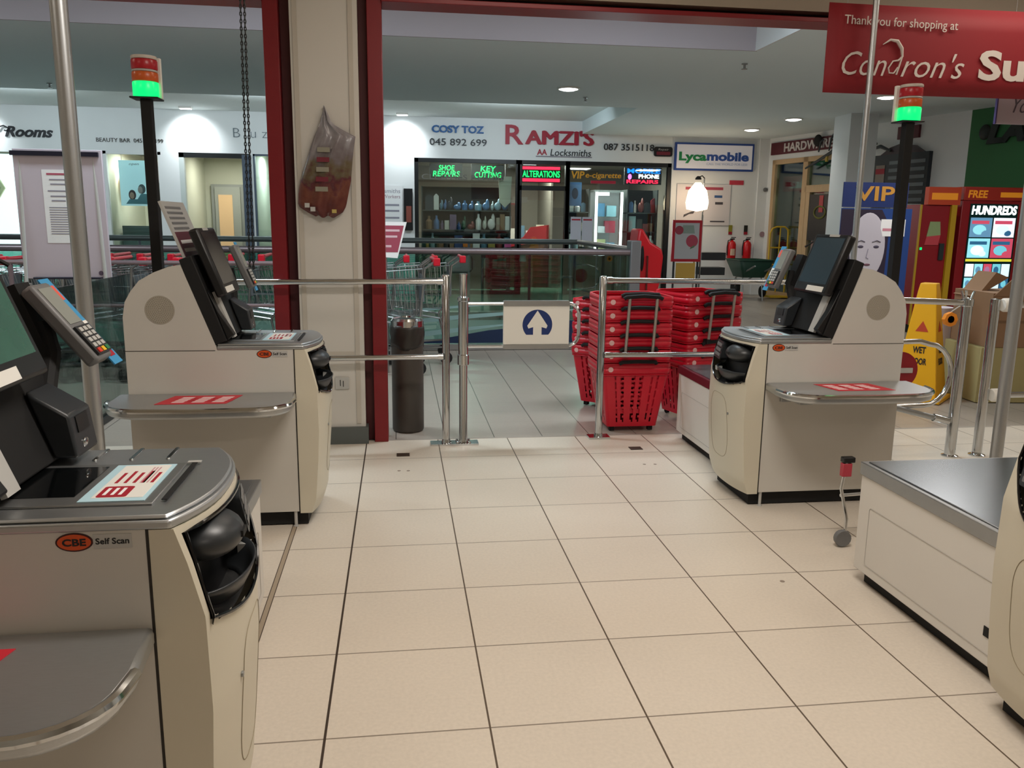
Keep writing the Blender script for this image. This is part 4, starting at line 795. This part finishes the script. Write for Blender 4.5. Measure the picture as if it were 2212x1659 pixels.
def good(kind,x,y,z,w_,h_,c,label,group):
    key=kind
    m=MB(); mm=M('good_'+c,c,.45,emit=0)
    if kind=='boxed_good': m.box(-w_/2,w_/2,-.05,.05,0,h_,mm)
    elif kind=='bottle': m.lathe([(w_*.42,0),(w_*.45,.01),(w_*.45,h_*.6),(w_*.18,h_*.78),(w_*.18,h_),(0,h_)],(0,0,0),mm,10)
    elif kind=='shoe_form': m.ell((0,0,h_*.35),(w_*.5,.05,h_*.35),mm,10,6); m.ell((w_*.2,0,h_*.6),(w_*.25,.04,h_*.4),mm,10,6)
    elif kind=='hanging_pack': m.prism([(-w_/2,0),(w_/2,0),(w_/2,h_*.85),(w_*.1,h_),(-w_*.1,h_),(-w_/2,h_*.85)],XZ,-.012,.012,mm)
    o=m.build(kind,loc=(x,y,z)); tag(o,label,'shop item',group); return o
random.seed(11)
for si,(z,kinds) in enumerate(zip(shz,(['boxed_good','hanging_pack'],['boxed_good','bottle'],['boxed_good','bottle','shoe_form'],['bottle','hanging_pack','shoe_form']))):
    for x0,x1,y,wn in ((.45,2.02,15.46,'left'),(3.15,3.53,15.56,'middle'),(4.28,4.83,15.52,'right')):
        x=x0+.04
        while x<x1-.04:
            w_=random.uniform(.06,.15); h_=random.uniform(.14,.30); k=random.choice(kinds); c=random.choice(gcol)
            if si==3 and wn=='left' and x>.9: c=random.choice(['8FB2C6','4A78A8','B9CCD2','5E8FB0'])
            good(k,x+w_/2,y+random.uniform(-.05,.03),z,w_,h_,c,f'small {k.replace("_"," ")} on the {["lowest","second","third","top"][si]} shelf of the {wn} shop-window unit',f'{k.replace("_"," ")}s on the {["lowest","second","third","top"][si]} shelf, {wn} window')
            x+=w_+random.uniform(.006,.016)
for x,c,l in ((1.22,'E07A20','orange'),(1.98,'E05A9A','bright pink'),(1.68,'A8923E','mustard')):
    t=thing('price_card',f'{l} card propped low in the left shop window','card',(x,15.2,.84)); MB().box(-.06,.06,-.003,.003,0,.13,M('card_'+c,c,.6)).build('card',t); MB().box(-.02,.02,.004,.05,-.84,0,shelfm).build('stand',t)
t=thing('hanging_clock_poster','cream patterned hanging banner inside the left window near the black door frame','hanging',(1.92,15.2,1.55)); MB().prism([(-.10,.1),(.0,0),(.10,.1),(.12,.55),(-.12,.55)],XZ,-.01,.01,M('cream_cloth','B9B6A4',.7)).build('cloth',t); MB().tube([(0,0,.55),(0,0,.9)],.004,steeld,5).build('cord',t)
# lit display cabinet
t=thing('lit_display_cabinet','glass display cabinet with two glaring white vertical light strips in the right shop window','display cabinet',(3.88,15.30,0))
MB().box(-.28,.28,0,.35,.0,.80,dgrey).box(-.28,.28,.33,.35,.80,1.86,lgrey).box(-.28,.28,0,.35,1.86,1.90,lgrey).build('cabinet',t)
for x in (-.26,.22): MB().box(x,x+.045,-.01,.015,.82,1.86,nw).build('light_strip',t)
for z in (1.12,1.42): MB().box(-.25,.25,.02,.32,z-.008,z,sg).build('shelf',t)
MB().box(-.22,-.0,-.012,-.002,1.80,1.855,nw).build('light_strip',t)
area('cabinet_glow',(3.88,15.2,1.3),.4,1.0,16,(.85,.97,1),(math.radians(90),0,PI))
for x,z,w_,h_,c in ((-.12,.80,.20,.20,'C9C98A'),(.08,.80,.16,.14,'6FA8C0'),(-.10,1.12,.14,.12,'D8D8D8'),(.06,1.12,.20,.22,'B0223C'),(-.12,1.42,.14,.24,'4E88B0'),(.08,1.42,.18,.20,'9FD0DC')):
    good('boxed_good',3.88+x,15.46,z+.001,w_,h_,c,{'C9C98A':'pale yellow box at the bottom of the lit cabinet','6FA8C0':'pale blue box at the bottom of the lit cabinet','D8D8D8':'white box on the middle shelf of the lit cabinet','B0223C':'crimson box on the middle shelf of the lit cabinet','4E88B0':'mid blue box on the top shelf of the lit cabinet','9FD0DC':'pale turquoise box on the top shelf of the lit cabinet'}[c],None)
t=thing('notice_stand','pair of pale notice sheets with red headings on a stand before the right shop window','notice stand',(3.25,14.75,0)); 
for x in (-.105,.105): MB().box(x-.095,x+.095,-.01,.0,.98,1.40,M('pale_lilac','B9BCC9',.6)).box(x-.08,x+.08,-.012,-.0101,1.34,1.365,dkred).build('notice',t)
MB().tube([(-.02,.01,0),(-.02,.01,1.0)],.01,lgrey,8).tube([(.06,.01,0),(.03,.01,1.0)],.01,lgrey,8).build('leg',t)
t=thing('shop_counter','red and brown shop counter with red drape seen through the open shop doorway','counter',(2.58,16.7,0)); MB().box(-.40,.42,0,.5,0,.95,M('counter_brown','5A3A28',.6)).build('counter',t); MB().prism([(-.4,.80),(.42,.95),(.42,1.25),(.05,1.20),(-.10,1.0),(-.4,.9)],XZ,-.04,-.005,M('drape_red','A01420',.6)).build('drape',t)
for x,h,c,l in ((-.30,.22,'C9C4B8','cream'),(-.12,.28,'5E7F92','grey-blue'),(.06,.18,'D8D2CC','white'),(.28,.30,'E6E3C8','ivory')): good('boxed_good',2.58+x,16.9,.951,.15,h,c,f'{l} package on the counter inside the shop doorway',None)
t=thing('wall_frame','red-edged picture panel on the wall inside the shop doorway','picture',(2.45,18.18,1.35)); MB().box(-.22,.2,-.02,0,-.25,.35,red).build('frame',t); MB().box(-.19,.17,-.024,-.0201,-.22,.32,M('panel_brown','4E3A2C',.6)).build('panel',t)
t=thing('window_poster','blue portrait-shaped poster in the shop window left of the amber lettering','poster',(3.19,15.1,1.60)); MB().box(-.11,.12,0,.01,0,.42,M('poster_sky','5F86B8',.5)).build('sheet',t); MB().ell((0,-.002,.22),(.06,.004,.10),M('poster_shadow','2E3E5C',.6),12,10).build('print',t)
# left units
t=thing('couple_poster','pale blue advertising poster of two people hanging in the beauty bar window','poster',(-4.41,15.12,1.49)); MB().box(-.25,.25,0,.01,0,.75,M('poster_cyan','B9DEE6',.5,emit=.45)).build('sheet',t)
m=MB(); sk=M('poster_skin','C49A86',.6); m.ell((-.06,-.001,.18),(.06,.004,.085),M('poster_hair','4A2A2C',.6),14,10); m.ell((-.065,-.004,.17),(.038,.004,.055),sk,12,10); m.ell((.10,-.001,.28),(.06,.004,.08),M('poster_hair2','5A6468',.6),14,10); m.ell((.075,-.004,.265),(.04,.004,.06),M('poster_skin2','B7A8A4',.6),12,10)
m.prism([(-.17,.03),(.22,.03),(.17,.20),(.08,.20),(.02,.11),(-.11,.11)],XZ,-.003,-.0005,M('poster_shirt','5E93A0',.6)); m.build('people_print',t); MB().text('open',(-.08,-.002,.66),(1,0,0),(0,0,1),.16,.04,lgr,.001,.2).build('heading',t)
for sx in (-.2,.2): pass
MB().tube([(-.2,.005,.75),(-.2,.005,.93)],.003,steeld,4).tube([(.2,.005,.75),(.2,.005,.93)],.003,steeld,4).build('hanging_wire',t)
t=thing('beauty_display','dark goods and curtain display behind the beauty bar window','window display',(-4.4,15.6,0)); MB().box(-.42,.42,0,.35,0,1.15,M('display_dark','4A5A58',.6)).box(.20,.42,0,.1,1.15,1.9,M('display_bronze','4E4436',.6)).build('cabinet',t)
m=MB(); m.grid(lambda a,b:(-.3+.75*a,.05+.02*math.sin(a*60),1.75+.5*b),60,1,M('curtain_pink','C7A9AC',.7)); m.build('curtain',t); MB().ell((-.33,.2,1.95),(.10,.10,.12),M('amber_lamp','FFC890',.4,emit=1.5),14,10).build('lamp_shade',t)
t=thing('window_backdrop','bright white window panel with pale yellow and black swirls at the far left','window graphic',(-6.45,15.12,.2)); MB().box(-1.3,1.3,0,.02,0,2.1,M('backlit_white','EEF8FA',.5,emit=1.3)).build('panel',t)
m=MB(Matrix.Translation((-.08,0,0))); m.tube([(-.80+.62,-.01,2.0),(-.1,-.01,1.75),(.02,-.01,1.55),(-.12,-.01,1.35),(-.4,-.01,1.25)],[.05,.06,.05,.06,.03],M('swirl_yellow','D8CFA0',.5),6).tube([(-.6,-.02,1.95),(-.28,-.02,1.86),(-.2,-.02,1.75)],[.03,.07,.01],lblk,6).tube([(-.55,-.02,1.5),(-.3,-.02,1.45),(-.1,-.02,1.40)],[.05,.07,.03],lblk,6); m.build('swirl',t)
# ---------------------------------------------------------------- phone-shop corner things
ext_m=M('extinguisher_red','C8141C',.25)
def exting(x,label,dark):
    t=thing('fire_extinguisher',label,'fire extinguisher',(x,14.86,.64)); MB().lathe([(.0,0),(.07,0),(.078,.02),(.078,.30),(.06,.345),(.025,.365),(.025,.39),(0,.39)],(0,0,0),ext_m,20).build('cylinder',t)
    MB().box(-.03,.05,-.015,.015,.385,.41,black).box(-.02,.07,-.012,.012,.42,.435,black).build('valve',t,bevel=.003); MB().tube([(.0,-.02,.39),(-.08,-.02,.37),(-.095,-.02,.25),(-.09,-.02,.10)],.010,black,8).build('hose',t)
    if dark: MB().lathe([(.079,.12),(.079,.24)],(0,0,0),blackm,20,a0=-.6,a1=.9).build('label',t)
    else: MB().lathe([(.079,.10),(.079,.22)],(0,0,0),M('ext_label','D8B8A0',.5),20,a0=-2.2,a1=-1.0).build('label',t)
    MB().box(-.02,.02,.07,.12,.12,.30,steeld).build('bracket',t)
    s=thing('extinguisher_sign',f'small upright extinguisher sign above the {"right" if dark else "left"} extinguisher','sign',(x,14.97,1.12)); MB().box(-.035,.035,-.006,0,0,.17,M('sign_black','24241F',.5) if dark else M('sign_olive','8E8A2A',.5)).box(-.035,.035,-.0075,-.0061,0,.05,dkred).build('plate',s)
exting(6.13,'left red fire extinguisher on the white wall below the phone-shop sign',False); exting(6.43,'right red fire extinguisher with a dark label, beside the pilaster',True)
t=thing('wall_camera','tiny grey wall fitting high on the white pilaster','fitting',(6.74,14.93,1.94)); MB().lathe([(.04,0),(.035,-.03),(0,-.04)],(0,0,0),mgrey,14,'y').build('body',t)
t=thing('round_wall_sign','tiny round red and grey sign lower on the white pilaster','sign',(6.74,14.93,1.13)); MB().lathe([(.05,0),(.05,-.006),(0,-.006)],(0,0,0),M('roundel','A2848C',.5),18,'y').build('disc',t)
t=thing('spotlamp_stand','lamp head on a thin chrome stand glaring onto the price poster','lamp',(5.38,14.45,0))
MB().lathe([(.14,0),(.14,.015),(.012,.02),(.011,2.1)],(0,0,0),chrome,18).build('stand',t); MB().tube([(0,0,2.1),(-.05,-.02,2.14),(-.12,-.05,2.11)],.010,blackm,8).build('arm',t)
MB().lathe([(.02,0),(.05,-.03),(.055,-.06)],(-.13,-.05,2.13),blackm,16).build('shade',t); MB().lathe([(.05,.0),(.16,-.14),(.20,-.34),(.18,-.46),(.0,-.50)],(-.13,-.05,2.02),M('lamp_blaze','FFE9C8',.4,emit=6,emc='FFE2BC'),20).build('bulb_and_bloom',t)  # bulb widened so its glowing body stands in for the bloom around it
l=bpy.data.lights.new('lamp_light','POINT'); l.energy=9; l.color=(1,.82,.66); l.shadow_soft_size=.1; o=bpy.data.objects.new('lamp_light',l); C.objects.link(o); o.location=(5.25,14.22,1.75)
t=thing('poster_stand','freestanding poster in a red frame showing a pinkish red disc, on grey legs','poster stand',(4.60,13.0,0))
MB().box(-.25,.24,-.02,.02,.70,1.36,M('frame_red','B5162A',.4)).build('frame',t,bevel=.006); MB().box(-.205,.195,-.024,-.0201,.745,1.315,M('poster_grey','B9BABF',.5)).build('sheet',t)
m=MB(); m.disc((.08,-.025,1.03),.10,M('disc_red','B0455A',.6),24); m.disc((-.14,-.025,1.20),.07,M('disc_red2','9E3A4C',.6),20); m.prism([(.05,.90),(.12,.93),(.13,.97),(.06,.93)],XZ,-.026,-.0245,M('leaf_green','5E7A5E',.6)); m.prism([(-.12,1.15),(.12,1.15),(.10,1.28),(-.08,1.28)],XZ,-.0248,-.0242,M('band_greygreen','8E9E96',.6)); m.build('print',t)
MB().tube([(-.2,0,0),(-.2,0,.7)],.018,dgrey,8).tube([(.2,0,0),(.2,0,.7)],.018,dgrey,8).build('leg',t); MB().box(-.16,.16,-.01,.01,.40,.68,M('leaflet_yellow','C9A24A',.6)).build('leaflet_panel',t)
t=thing('magazine_rack','chrome wire stand with dark trays between the red-framed poster and the extinguishers','rack',(5.35,13.6,0)); MB().tube([(-.28,0,0),(-.28,0,1.45)],.014,chrome,8).tube([(-.28,.3,0),(-.28,.3,1.3)],.014,chrome,8).build('upright',t)
for z in (.45,.70): MB().box(-.26,.16,-.02,.26,z,z+.13,dgrey).build('tray',t,bevel=.005)
MB().box(-.28,.18,-.02,.30,0,.03,steeld).build('base',t)
t=thing('wheelbarrow','dark green wheelbarrow parked by the far wall under the extinguishers','wheelbarrow',(6.10,13.95,0))
m=MB(); top=rrect(-.31,.31,-.36,.36,.06); bot=rrect(-.20,.20,-.24,.24,.05); n=len(top)
m.add([(x,y,.70) for x,y in top]+[(x,y,.40) for x,y in bot],[[i,(i+1)%n,n+(i+1)%n,n+i] for i in range(n)]+[list(range(n,2*n))],M('tub_green','0E3B2C',.45)); m.build('tub',t,solid=.006)
MB().tube([(x,y,.70) for x,y in top],.010,MC['tub_green'],6,closed=True).build('rim',t)
MB().tube([(-.18,-.65,.62),(-.15,.2,.38),(0,.55,.17)],.014,steeld,8).tube([(.18,-.65,.62),(.15,.2,.38),(0,.55,.17)],.014,steeld,8).build('frame',t)
for sx in (-.17,.17): MB().tube([(sx,-.15,.40),(sx*1.1,-.22,0)],.012,steeld,8).build('leg',t)
MB().lathe([(.03,-.03),(.15,-.035),(.17,0),(.15,.035),(.03,.03)],(0,.55,.17),blackm,20,'x').build('wheel',t)
t=thing('hand_truck','tall yellow tubular sack truck standing before the wooden shop door','hand truck',(6.78,14.3,0)); yt=M('truck_yellow','C9A21E',.4)
m=MB(); m.tube([(-.17,0,.08),(-.17,0,1.16),(-.13,0,1.24),(-.05,0,1.27),(.10,0,1.27),(.16,0,1.22),(.17,0,1.16),(.17,0,.08)],.016,yt,8).tube([(0,0,.1),(.02,0,1.27)],.012,yt,8)
m.build('frame',t)
for z in (.30,.60,.90): MB().tube([(-.17,0,z),(.17,0,z)],.013,yt,8).build('crossbar',t)
MB().box(-.2,.2,-.22,.02,.02,.05,yt).build('toe_plate',t)
for sx in (-.22,.22): MB().lathe([(.02,-.025),(.10,-.03),(.11,0),(.10,.03),(.02,.025)],(sx,.06,.11),blackm,16,'x').build('wheel',t)
# ---------------------------------------------------------------- hardware shop front on the angled wall
def HB(): return MB(HW)
fr=HB()
for a,b in ((.05,.13),(.90,1.02),(2.04,2.12)): fr.box(a,b,-.02,.10,0,2.46,wood)
fr.box(.05,2.12,-.02,.10,2.38,2.46,wood).box(.98,2.08,-.02,.10,1.86,1.98,wood).box(1.02,1.12,-.015,.08,0,1.86,wood).box(1.94,2.04,-.015,.08,0,1.86,wood).box(.1,2.1,-.02,.10,0,.10,wood)
o=fr.build('door_4',kind='structure'); HB().box(.13,.90,.03,.04,.1,2.38,sg).box(1.12,1.94,.03,.04,.1,1.86,sg).box(1.02,2.04,.03,.04,1.98,2.38,sg).build('glass_pane',o,smooth=False)
hs=HB(); dkroom=M('hardware_room','3E4A4A',.8)
hs.box(-.2,2.4,2.6,2.7,0,2.6,dkroom).box(-.25,-.2,.15,2.7,0,2.6,dkroom).box(2.4,2.45,.15,2.7,0,2.6,dkroom).box(-.2,2.4,.15,2.7,2.5,2.6,dkroom).box(-.2,2.4,.15,2.7,-.1,-.01,dkroom); hs.build('wall_hardware',kind='structure')
p=HW@Vector((.8,1.2,2.35)); area('hardware_room_light',p,.6,.3,9,(.8,1,.98))
def hthing(name,label,cat,tx,y,z): 
    p=HW@Vector((tx,y,z)); return thing(name,label,cat,p,ang)
t=hthing('hardware_sign','dark red HARDWARE shop sign with pale letters on the right-hand wall','sign',0,0,2.55)
MB().box(.0,2.0,-.04,0,0,.21,M('sign_maroon','5A1D26',.5)).build('board',t); MB().text('HARDWARE',(.38,-.041,.03),(1,0,0),(0,0,1),1.25,.15,M('sign_letter','C9C2C0',.5),.01,0,.03).build('lettering',t)
MB().box(3.0,3.4,-.04,0,.02,.20,MC['sign_maroon']).build('board_end',t)
t=hthing('tool_sculpture','cluster of dark outsized tool cut-outs fixed over the HARDWARE sign','wall decoration',1.45,-.06,2.46)
m=MB(); m.ell((-.15,-.02,.24),(.10,.03,.10),blackm,12,8)
for a,b_,c,d,e in ((-.4,-.15,.9,.15,.030),(.1,.0,.6,.22,.022),(.35,.30,.30,.02,.025),(.0,.30,-.1,.05,.02),(.25,.38,.15,.05,.018),(.7,.0,1.2,.08,.035),(1.1,.05,1.5,-.05,.03)): m.tube([(a,-.03,b_-.05),((a+c)/2,-.04,(b_+d)/2+.03),(c,-.03,d)],[e*.5,e,e*.6],M('tool_dark','3A4042',.5),6)
m.build('tools',t); MB().box(.30,.42,-.05,-.02,.20,.32,M('tool_yellow','B79A3A',.5)).box(.10,.14,-.05,-.02,-.12,.0,MC['tool_yellow']).build('yellow_tool',t)
t=hthing('window_strip','red strip with pale lettering inside the left pane of the hardware window','sign',.14,.16,1.90); MB().box(0,.76,0,.01,0,.27,M('strip_red','B01E3A',.5)).text('sale',(.2,-.002,.05),(1,0,0),(0,0,1),.5,.17,M('strip_cyan','BFE0E0',.5,emit=.2),.002,.2,.03).build('strip',t)
t=hthing('window_glow_panel','pale turquoise lit panels seen through the hardware window','panel',.3,2.3,.9); MB().box(-.1,.55,0,.02,0,.75,M('glow_turquoise','8FD0CC',.5,emit=.5)).build('panel',t)
for k,(a,z) in enumerate(((1.60,2.22),(1.30,2.05))):
    t=hthing('exit_sign',('upper' if k==0 else 'lower')+' green lit exit sign behind the glass over the door','exit sign',a,.20 if k==0 else .6,z); MB().box(0,.36,0,.03,0,.12,M('exit_green','11A050',.4,emit=.9,emc='10C060')).build('box',t)
    MB().box(.06,.14,-.004,-.001,.03,.09,nw).box(.2,.30,-.004,-.001,.045,.075,nw).build('pictogram',t)
t=hthing('door_poster','black poster with red and green emblem on the wooden shop door','poster',1.15,-.03,.80); MB().box(0,.78,0,.01,.25,1.02,M('poster_black','1C1A1E',.5)).box(.12,.62,0,.01,0,.24,M('poster_warm','8E6E66',.6)).build('sheet',t)
MB().tube([(.28+.14*math.cos(b),-.004,.72+.10*math.sin(b)) for b in [2*PI*i/18 for i in range(18)]],.016,M('wreath','6A6A2A',.6),6,closed=True).box(.25,.35,-.008,-.002,.72,1.0,M('emblem_red','B02A34',.5)).build('emblem',t)
t=hthing('directory_sign','tall dark directory board with rows of pale strips on the right-hand wall','directory',2.63,-.02,1.36)
MB().box(0,1.03,-.05,.02,0,1.0,M('board_slate','262D33',.4)).build('board',t); MB().prism([(.1,1.0),(.93,1.0),(.75,1.10),(.5,1.15),(.28,1.10)],XZ,-.05,.0,M('board_top','3A2A30',.4)).build('crest',t)
for i in range(8): MB().box(.30,.62,-.056,-.0505,.08+.11*i,.13+.11*i,M('slat_grey','6E777C',.5)).box(.68,.98,-.056,-.0505,.08+.11*i,.13+.11*i,MC['slat_grey']).build('name_strip',t)
MB().box(.04,.22,-.056,-.0505,.45,.85,M('board_photo','8A7A70',.5)).box(.04,.22,-.058,-.0561,.72,.80,dkred).build('picture_strip',t)
t=hthing('info_stand','slim pale stand with a dark lower half under the directory board','stand',3.3,-.35,0); MB().box(0,.42,0,.25,0,1.15,M('stand_dark','3C3F40',.5)).box(.02,.40,.0,.2,1.15,1.62,lgrey).build('body',t,bevel=.01); MB().box(.15,.28,-.006,-.001,1.22,1.55,mgrey).build('print',t)
t=hthing('wall_sign_letters','large black lettering on the green wall, partly hidden by the small white sign','lettering',4.55,-.01,2.38)
MB().text('LAN',(0,0,0),(1,0,0),(0,0,1),.95,.28,M('letters_dark','0E1810',.5),.03,.2,.06).ell((-.05,-.01,.16),(.09,.02,.10),MC['letters_dark'],12,8).build('letters',t)
# white column in the corridor, roller banner
MB().box(6.32,6.74,11.35,11.8,0,2.85,M('column_white','D9DEDF',.6)).build('trim_9',kind='structure')
t=thing('roller_banner','tall navy banner with gold VIP lettering and a pale face, behind the right self-checkout','banner',(4.52,7.5,0))
MB().box(-.36,.36,-.006,.006,.06,1.46,M('banner_blue','1E3F80',.5)).box(-.36,.30,-.008,.004,1.47,1.70,M('banner_navy','1A2C62',.5)).build('sheet',t)
MB().text('VIP',(-.24,-.009,1.53),(1,0,0),(0,0,1),.40,.135,M('gold_print','C08A3C',.4),.002,0,.02).build('lettering',t); MB().box(-.36,.36,-.07,.07,0,.06,lgrey).build('base',t,bevel=.01)
m=MB(); m.prism([(-.36,.30),(.12,.30),(.14,1.30),(.05,1.45),(-.36,1.45)],XZ,-.0075,-.0065,M('banner_dark','2A2034',.5)); m.ell((-.07,-.008,1.10),(.18,.004,.32),M('face_pale','C4BEC8',.5),24,18); m.ell((-.07,-.0078,.82),(.07,.004,.2),MC['face_pale'],14,10)
ed=M('eye_dark','4A4456',.5)
for x in (-.14,.02): m.ell((x,-.012,1.10),(.030,.003,.014),ed,12,8); m.tube([(x-.045,-.012,1.145),(x,-.013,1.16),(x+.04,-.012,1.145)],.005,ed,5)
m.tube([(-.06,-.012,1.08),(-.075,-.013,1.0),(-.05,-.012,.985)],.004,M('nose_shade','8E8696',.5),5); m.ell((-.06,-.012,.93),(.035,.003,.012),M('lip','6E4A58',.5),12,6)
m.build('portrait',t); MB().box(.05,.30,-.010,-.007,1.20,1.36,wht).box(.07,.27,-.011,-.0101,1.25,1.275,M('pink_print','D08A9A',.5)).build('note',t)
# game and coin machines
t=thing('screen_machine','tall red machine with a bright HUNDREDS picture screen and orange header','machine',(6.80,9.45,0)); mr=M('machine_red','8C0F1C',.4)
MB().box(0,.86,0,.45,.32,1.62,mr).box(.0,.88,-.02,.45,1.62,1.78,M('header_red','A3261C',.45)).build('cabinet',t,bevel=.008); MB().box(.06,.80,.05,.42,0,.32,blackm).build('base',t)
MB().box(.11,.75,-.008,-.001,.50,1.58,M('screen_dark_teal','0C2A2C',.2)).build('screen_frame',t)
m=MB(); random.seed(3); cols=['8FD8E4','D8F0F8','5C88A8','C04860','2C5C80','E8E8F4','6EC0D0','9C6A8C']
ms=[M('tile_'+c,c,.3,emit=.9) for c in cols]
for i in range(2):
    for j2 in range(2):
        x=.13+.31*i; z=.93+.25*j2
        m.box(x,x+.29,-.011,-.0085,z,z+.235,ms[(i*3+j2*2)%8]); m.box(x+.02,x+.25,-.013,-.0111,z+.16,z+.20,ms[3] if j2 else ms[4]); m.ell((x+.13,-.012,z+.09),(.09,.003,.06),ms[(i+j2*3+5)%8],14,8); m.ell((x+.20,-.0125,z+.05),(.05,.003,.035),ms[(i*2+j2+1)%8],10,6)
for r in range(2):
    for c_ in range(5): 
        x=.13+.122*c_; z=.53+.17*r; m.box(x,x+.11,-.011,-.0085,z,z+.155,ms[(r*5+c_*3)%8]); m.ell((x+.05,-.012,z+.08),(.035,.003,.045),ms[(r*3+c_*5+2)%8],10,6)
m.box(.12,.74,-.012,-.0085,.885,.915,M('tile_yellow','D8D040',.3,emit=.8)); m.build('screen_pictures',t)
MB().text('HUNDREDS',(.13,-.012,1.45),(1,0,0),(0,0,1),.60,.11,nw,.002,.1,.03).build('screen_lettering',t); MB().text('FREE',(.05,-.022,1.65),(1,0,0),(0,0,1),.26,.09,M('amber_print','E08A1E',.5,emit=.2),.002,.1,.03).box(.48,.82,-.023,-.0205,1.66,1.72,MC['amber_print']).build('header_lettering',t)
t=thing('coin_machine','narrow dark red machine with yellow edges left of the screen machine','machine',(6.25,9.45,0)); my=M('machine_yellow','B8901A',.45)
MB().box(.02,.40,0,.4,.10,1.56,mr).build('cabinet',t,bevel=.006); MB().box(.0,.02,-.02,.0,.10,1.56,my).box(.40,.47,-.03,.4,.10,1.56,my).build('edge_strip',t); MB().box(.05,.45,.03,.38,0,.10,blackm).build('base',t)
MB().box(.08,.50,-.03,.05,1.56,1.77,M('header_orange','C0401E',.5)).text('Zing Pop',(.12,-.032,1.61),(1,0,0),(0,0,1),.34,.12,MC['amber_print'],.002,.2,.02).build('header',t) if False else MB().box(.08,.50,-.03,.05,1.56,1.77,M('header_orange','C0401E',.5)).box(.12,.46,-.032,-.0305,1.62,1.70,MC['amber_print']).build('header',t)
MB().prism([(.12,1.18),(.30,1.20),(.28,1.36),(.15,1.36)],XZ,-.01,-.001,M('print_green','8FA070',.5)).prism([(.10,1.08),(.28,1.08),(.30,1.20),(.12,1.18)],XZ,-.01,-.001,M('print_red','C0404A',.5)).build('print',t); MB().box(.30,.36,-.02,-.001,.90,1.10,dgrey).build('coin_slot',t); MB().box(.05,.07,-.015,-.001,1.02,1.05,gf).build('indicator_light',t)
# wet floor cones, boxes, orange ring
def cone(label,x,y,rz,h):
    t=thing('wet_floor_sign',label,'wet floor sign',(x,y,0),rz)
    m=MB(); L=[(.165,0),(.15,.05),(.15,.10),(.065,.80),(.055,.86)]
    vs=[];fs=[]
    for r,z in L: vs+=[(r,r,z*h/.86),(-r,r,z*h/.86),(-r,-r,z*h/.86),(r,-r,z*h/.86)]
    for i in range(len(L)-1):
        for q in range(4): fs.append([i*4+q,i*4+(q+1)%4,i*4+4+(q+1)%4,i*4+4+q])
    fs.append([len(L)*4-4+q for q in range(4)]); m.add(vs,fs,yellow); m.box(-.19,.19,-.19,.19,0,.03,yellow).build('body',t,bevel=.006)
    for a,sgn in ((0,1),(PI/2,1),(-PI/2,1)):
        g=MB(Matrix.Rotation(a,4,'Z')); sl=(.15-.065)/.7
        def yy(z): return -(.15-(z-.10)*sl)-.003
        for i,tx in enumerate(('WET','FLOOR')):
            z=.36-.085*i; g.text(tx,(-.06 if i else -.045,yy(z),z),(1,0,0),(0,sl,1),.12 if i else .09,.05,blk,.001,0,.03)
        g.prism([(0,0),(.045,-.078),(-.045,-.078)],lambda p,q,u:(p,yy(.60+q)-u,.60+q),0,.001,M('warn_red','C2401E',.5)); g.build('lettering',t)
    return t
cone('yellow four-sided WET FLOOR cone nearest the no-entry disc',3.95,5.75,.75,.88)
t=thing('orange_tape_roll','bright orange ring-shaped tape roll hanging beside the entry gate post','tape roll',(3.17,4.40,.765))
MB().lathe([(.022,-.012),(.042,-.014),(.042,.014),(.022,.012),(.022,-.012)],(0,0,0),M('tape_orange','F0901E',.5),8,'y').build('roll',t); MB().tube([(0,0,.04),(0,-.1,.10),(-.03,-.17,.10)],.003,white,5).build('string',t)
card=M('cardboard','8E6E52',.8,noise=.06,nscale=6); 
t=thing('cardboard_box','large open brown cardboard box with raised flap at the right edge','cardboard box',(4.70,5.75,.42),-.1)
m=MB(); m.box(-.36,.45,-.25,.25,0,.40,card); m.build('body',t); MB().prism([(-.36,.38),(-.22,.52),(.02,.50),(.45,.46),(.45,.40),(-.30,.38)],XZ,-.26,-.25,card).prism([(-.38,.36),(-.30,.40),(-.20,.54),(-.10,.50),(-.26,.40)],XZ,.0,.24,card).build('flap',t); MB().box(-.37,.46,-.252,-.2505,.18,.20,M('tape_brown','75573C',.5)).build('tape',t)
t=thing('cardboard_box','lower pale yellowish box supporting the open brown box','box',(4.72,5.78,0),-.1); MB().box(-.42,.50,-.28,.28,0,.418,M('pale_board','A99E6E',.7)).build('body',t,bevel=.005)
t=thing('yellow_tub','small bright yellow tub standing in the open cardboard box','tub',(4.78,5.62,.825)); MB().box(-.07,.09,-.06,.06,0,.14,M('tub_yellow','D0B010',.4)).build('body',t,bevel=.01)
t=thing('spool','large white plastic sheet roll standing behind the entry gate','roll',(4.30,6.15,0)); MB().lathe([(0,0),(.13,0),(.13,.66),(.05,.66),(0,.66)],(0,0,0),M('roll_lilac','C3BAC2',.6),24).build('body',t)
# small wire cart peeping out between the right-hand checkouts
t=thing('wire_cart','small wire cart with a grey castor peeping out behind the white scale, right foreground','cart',(1.80,2.98,0))
MB().tube([(-.03,0,.36),(-.045,0,.25),(-.01,0,.12),(-.01,0,.06)],.007,chrome,8).tube([(-.045,0,.22),(.22,.03,.22)],.007,chrome,8).tube([(.22,.03,.30),(.22,.03,.06)],.007,chrome,8).build('frame',t)
MB().box(-.05,-.01,-.01,.015,.30,.355,M('cart_red','B03A48',.5)).box(-.05,.0,-.012,.017,.358,.38,black).build('corner_clip',t,bevel=.003)
for x,y in ((-.02,0),(.22,.03)): MB().lathe([(.008,-.010),(.033,-.012),(.036,0),(.033,.012),(.008,.010)],(x,y,.037),mgrey,16,'y').build('castor',t)
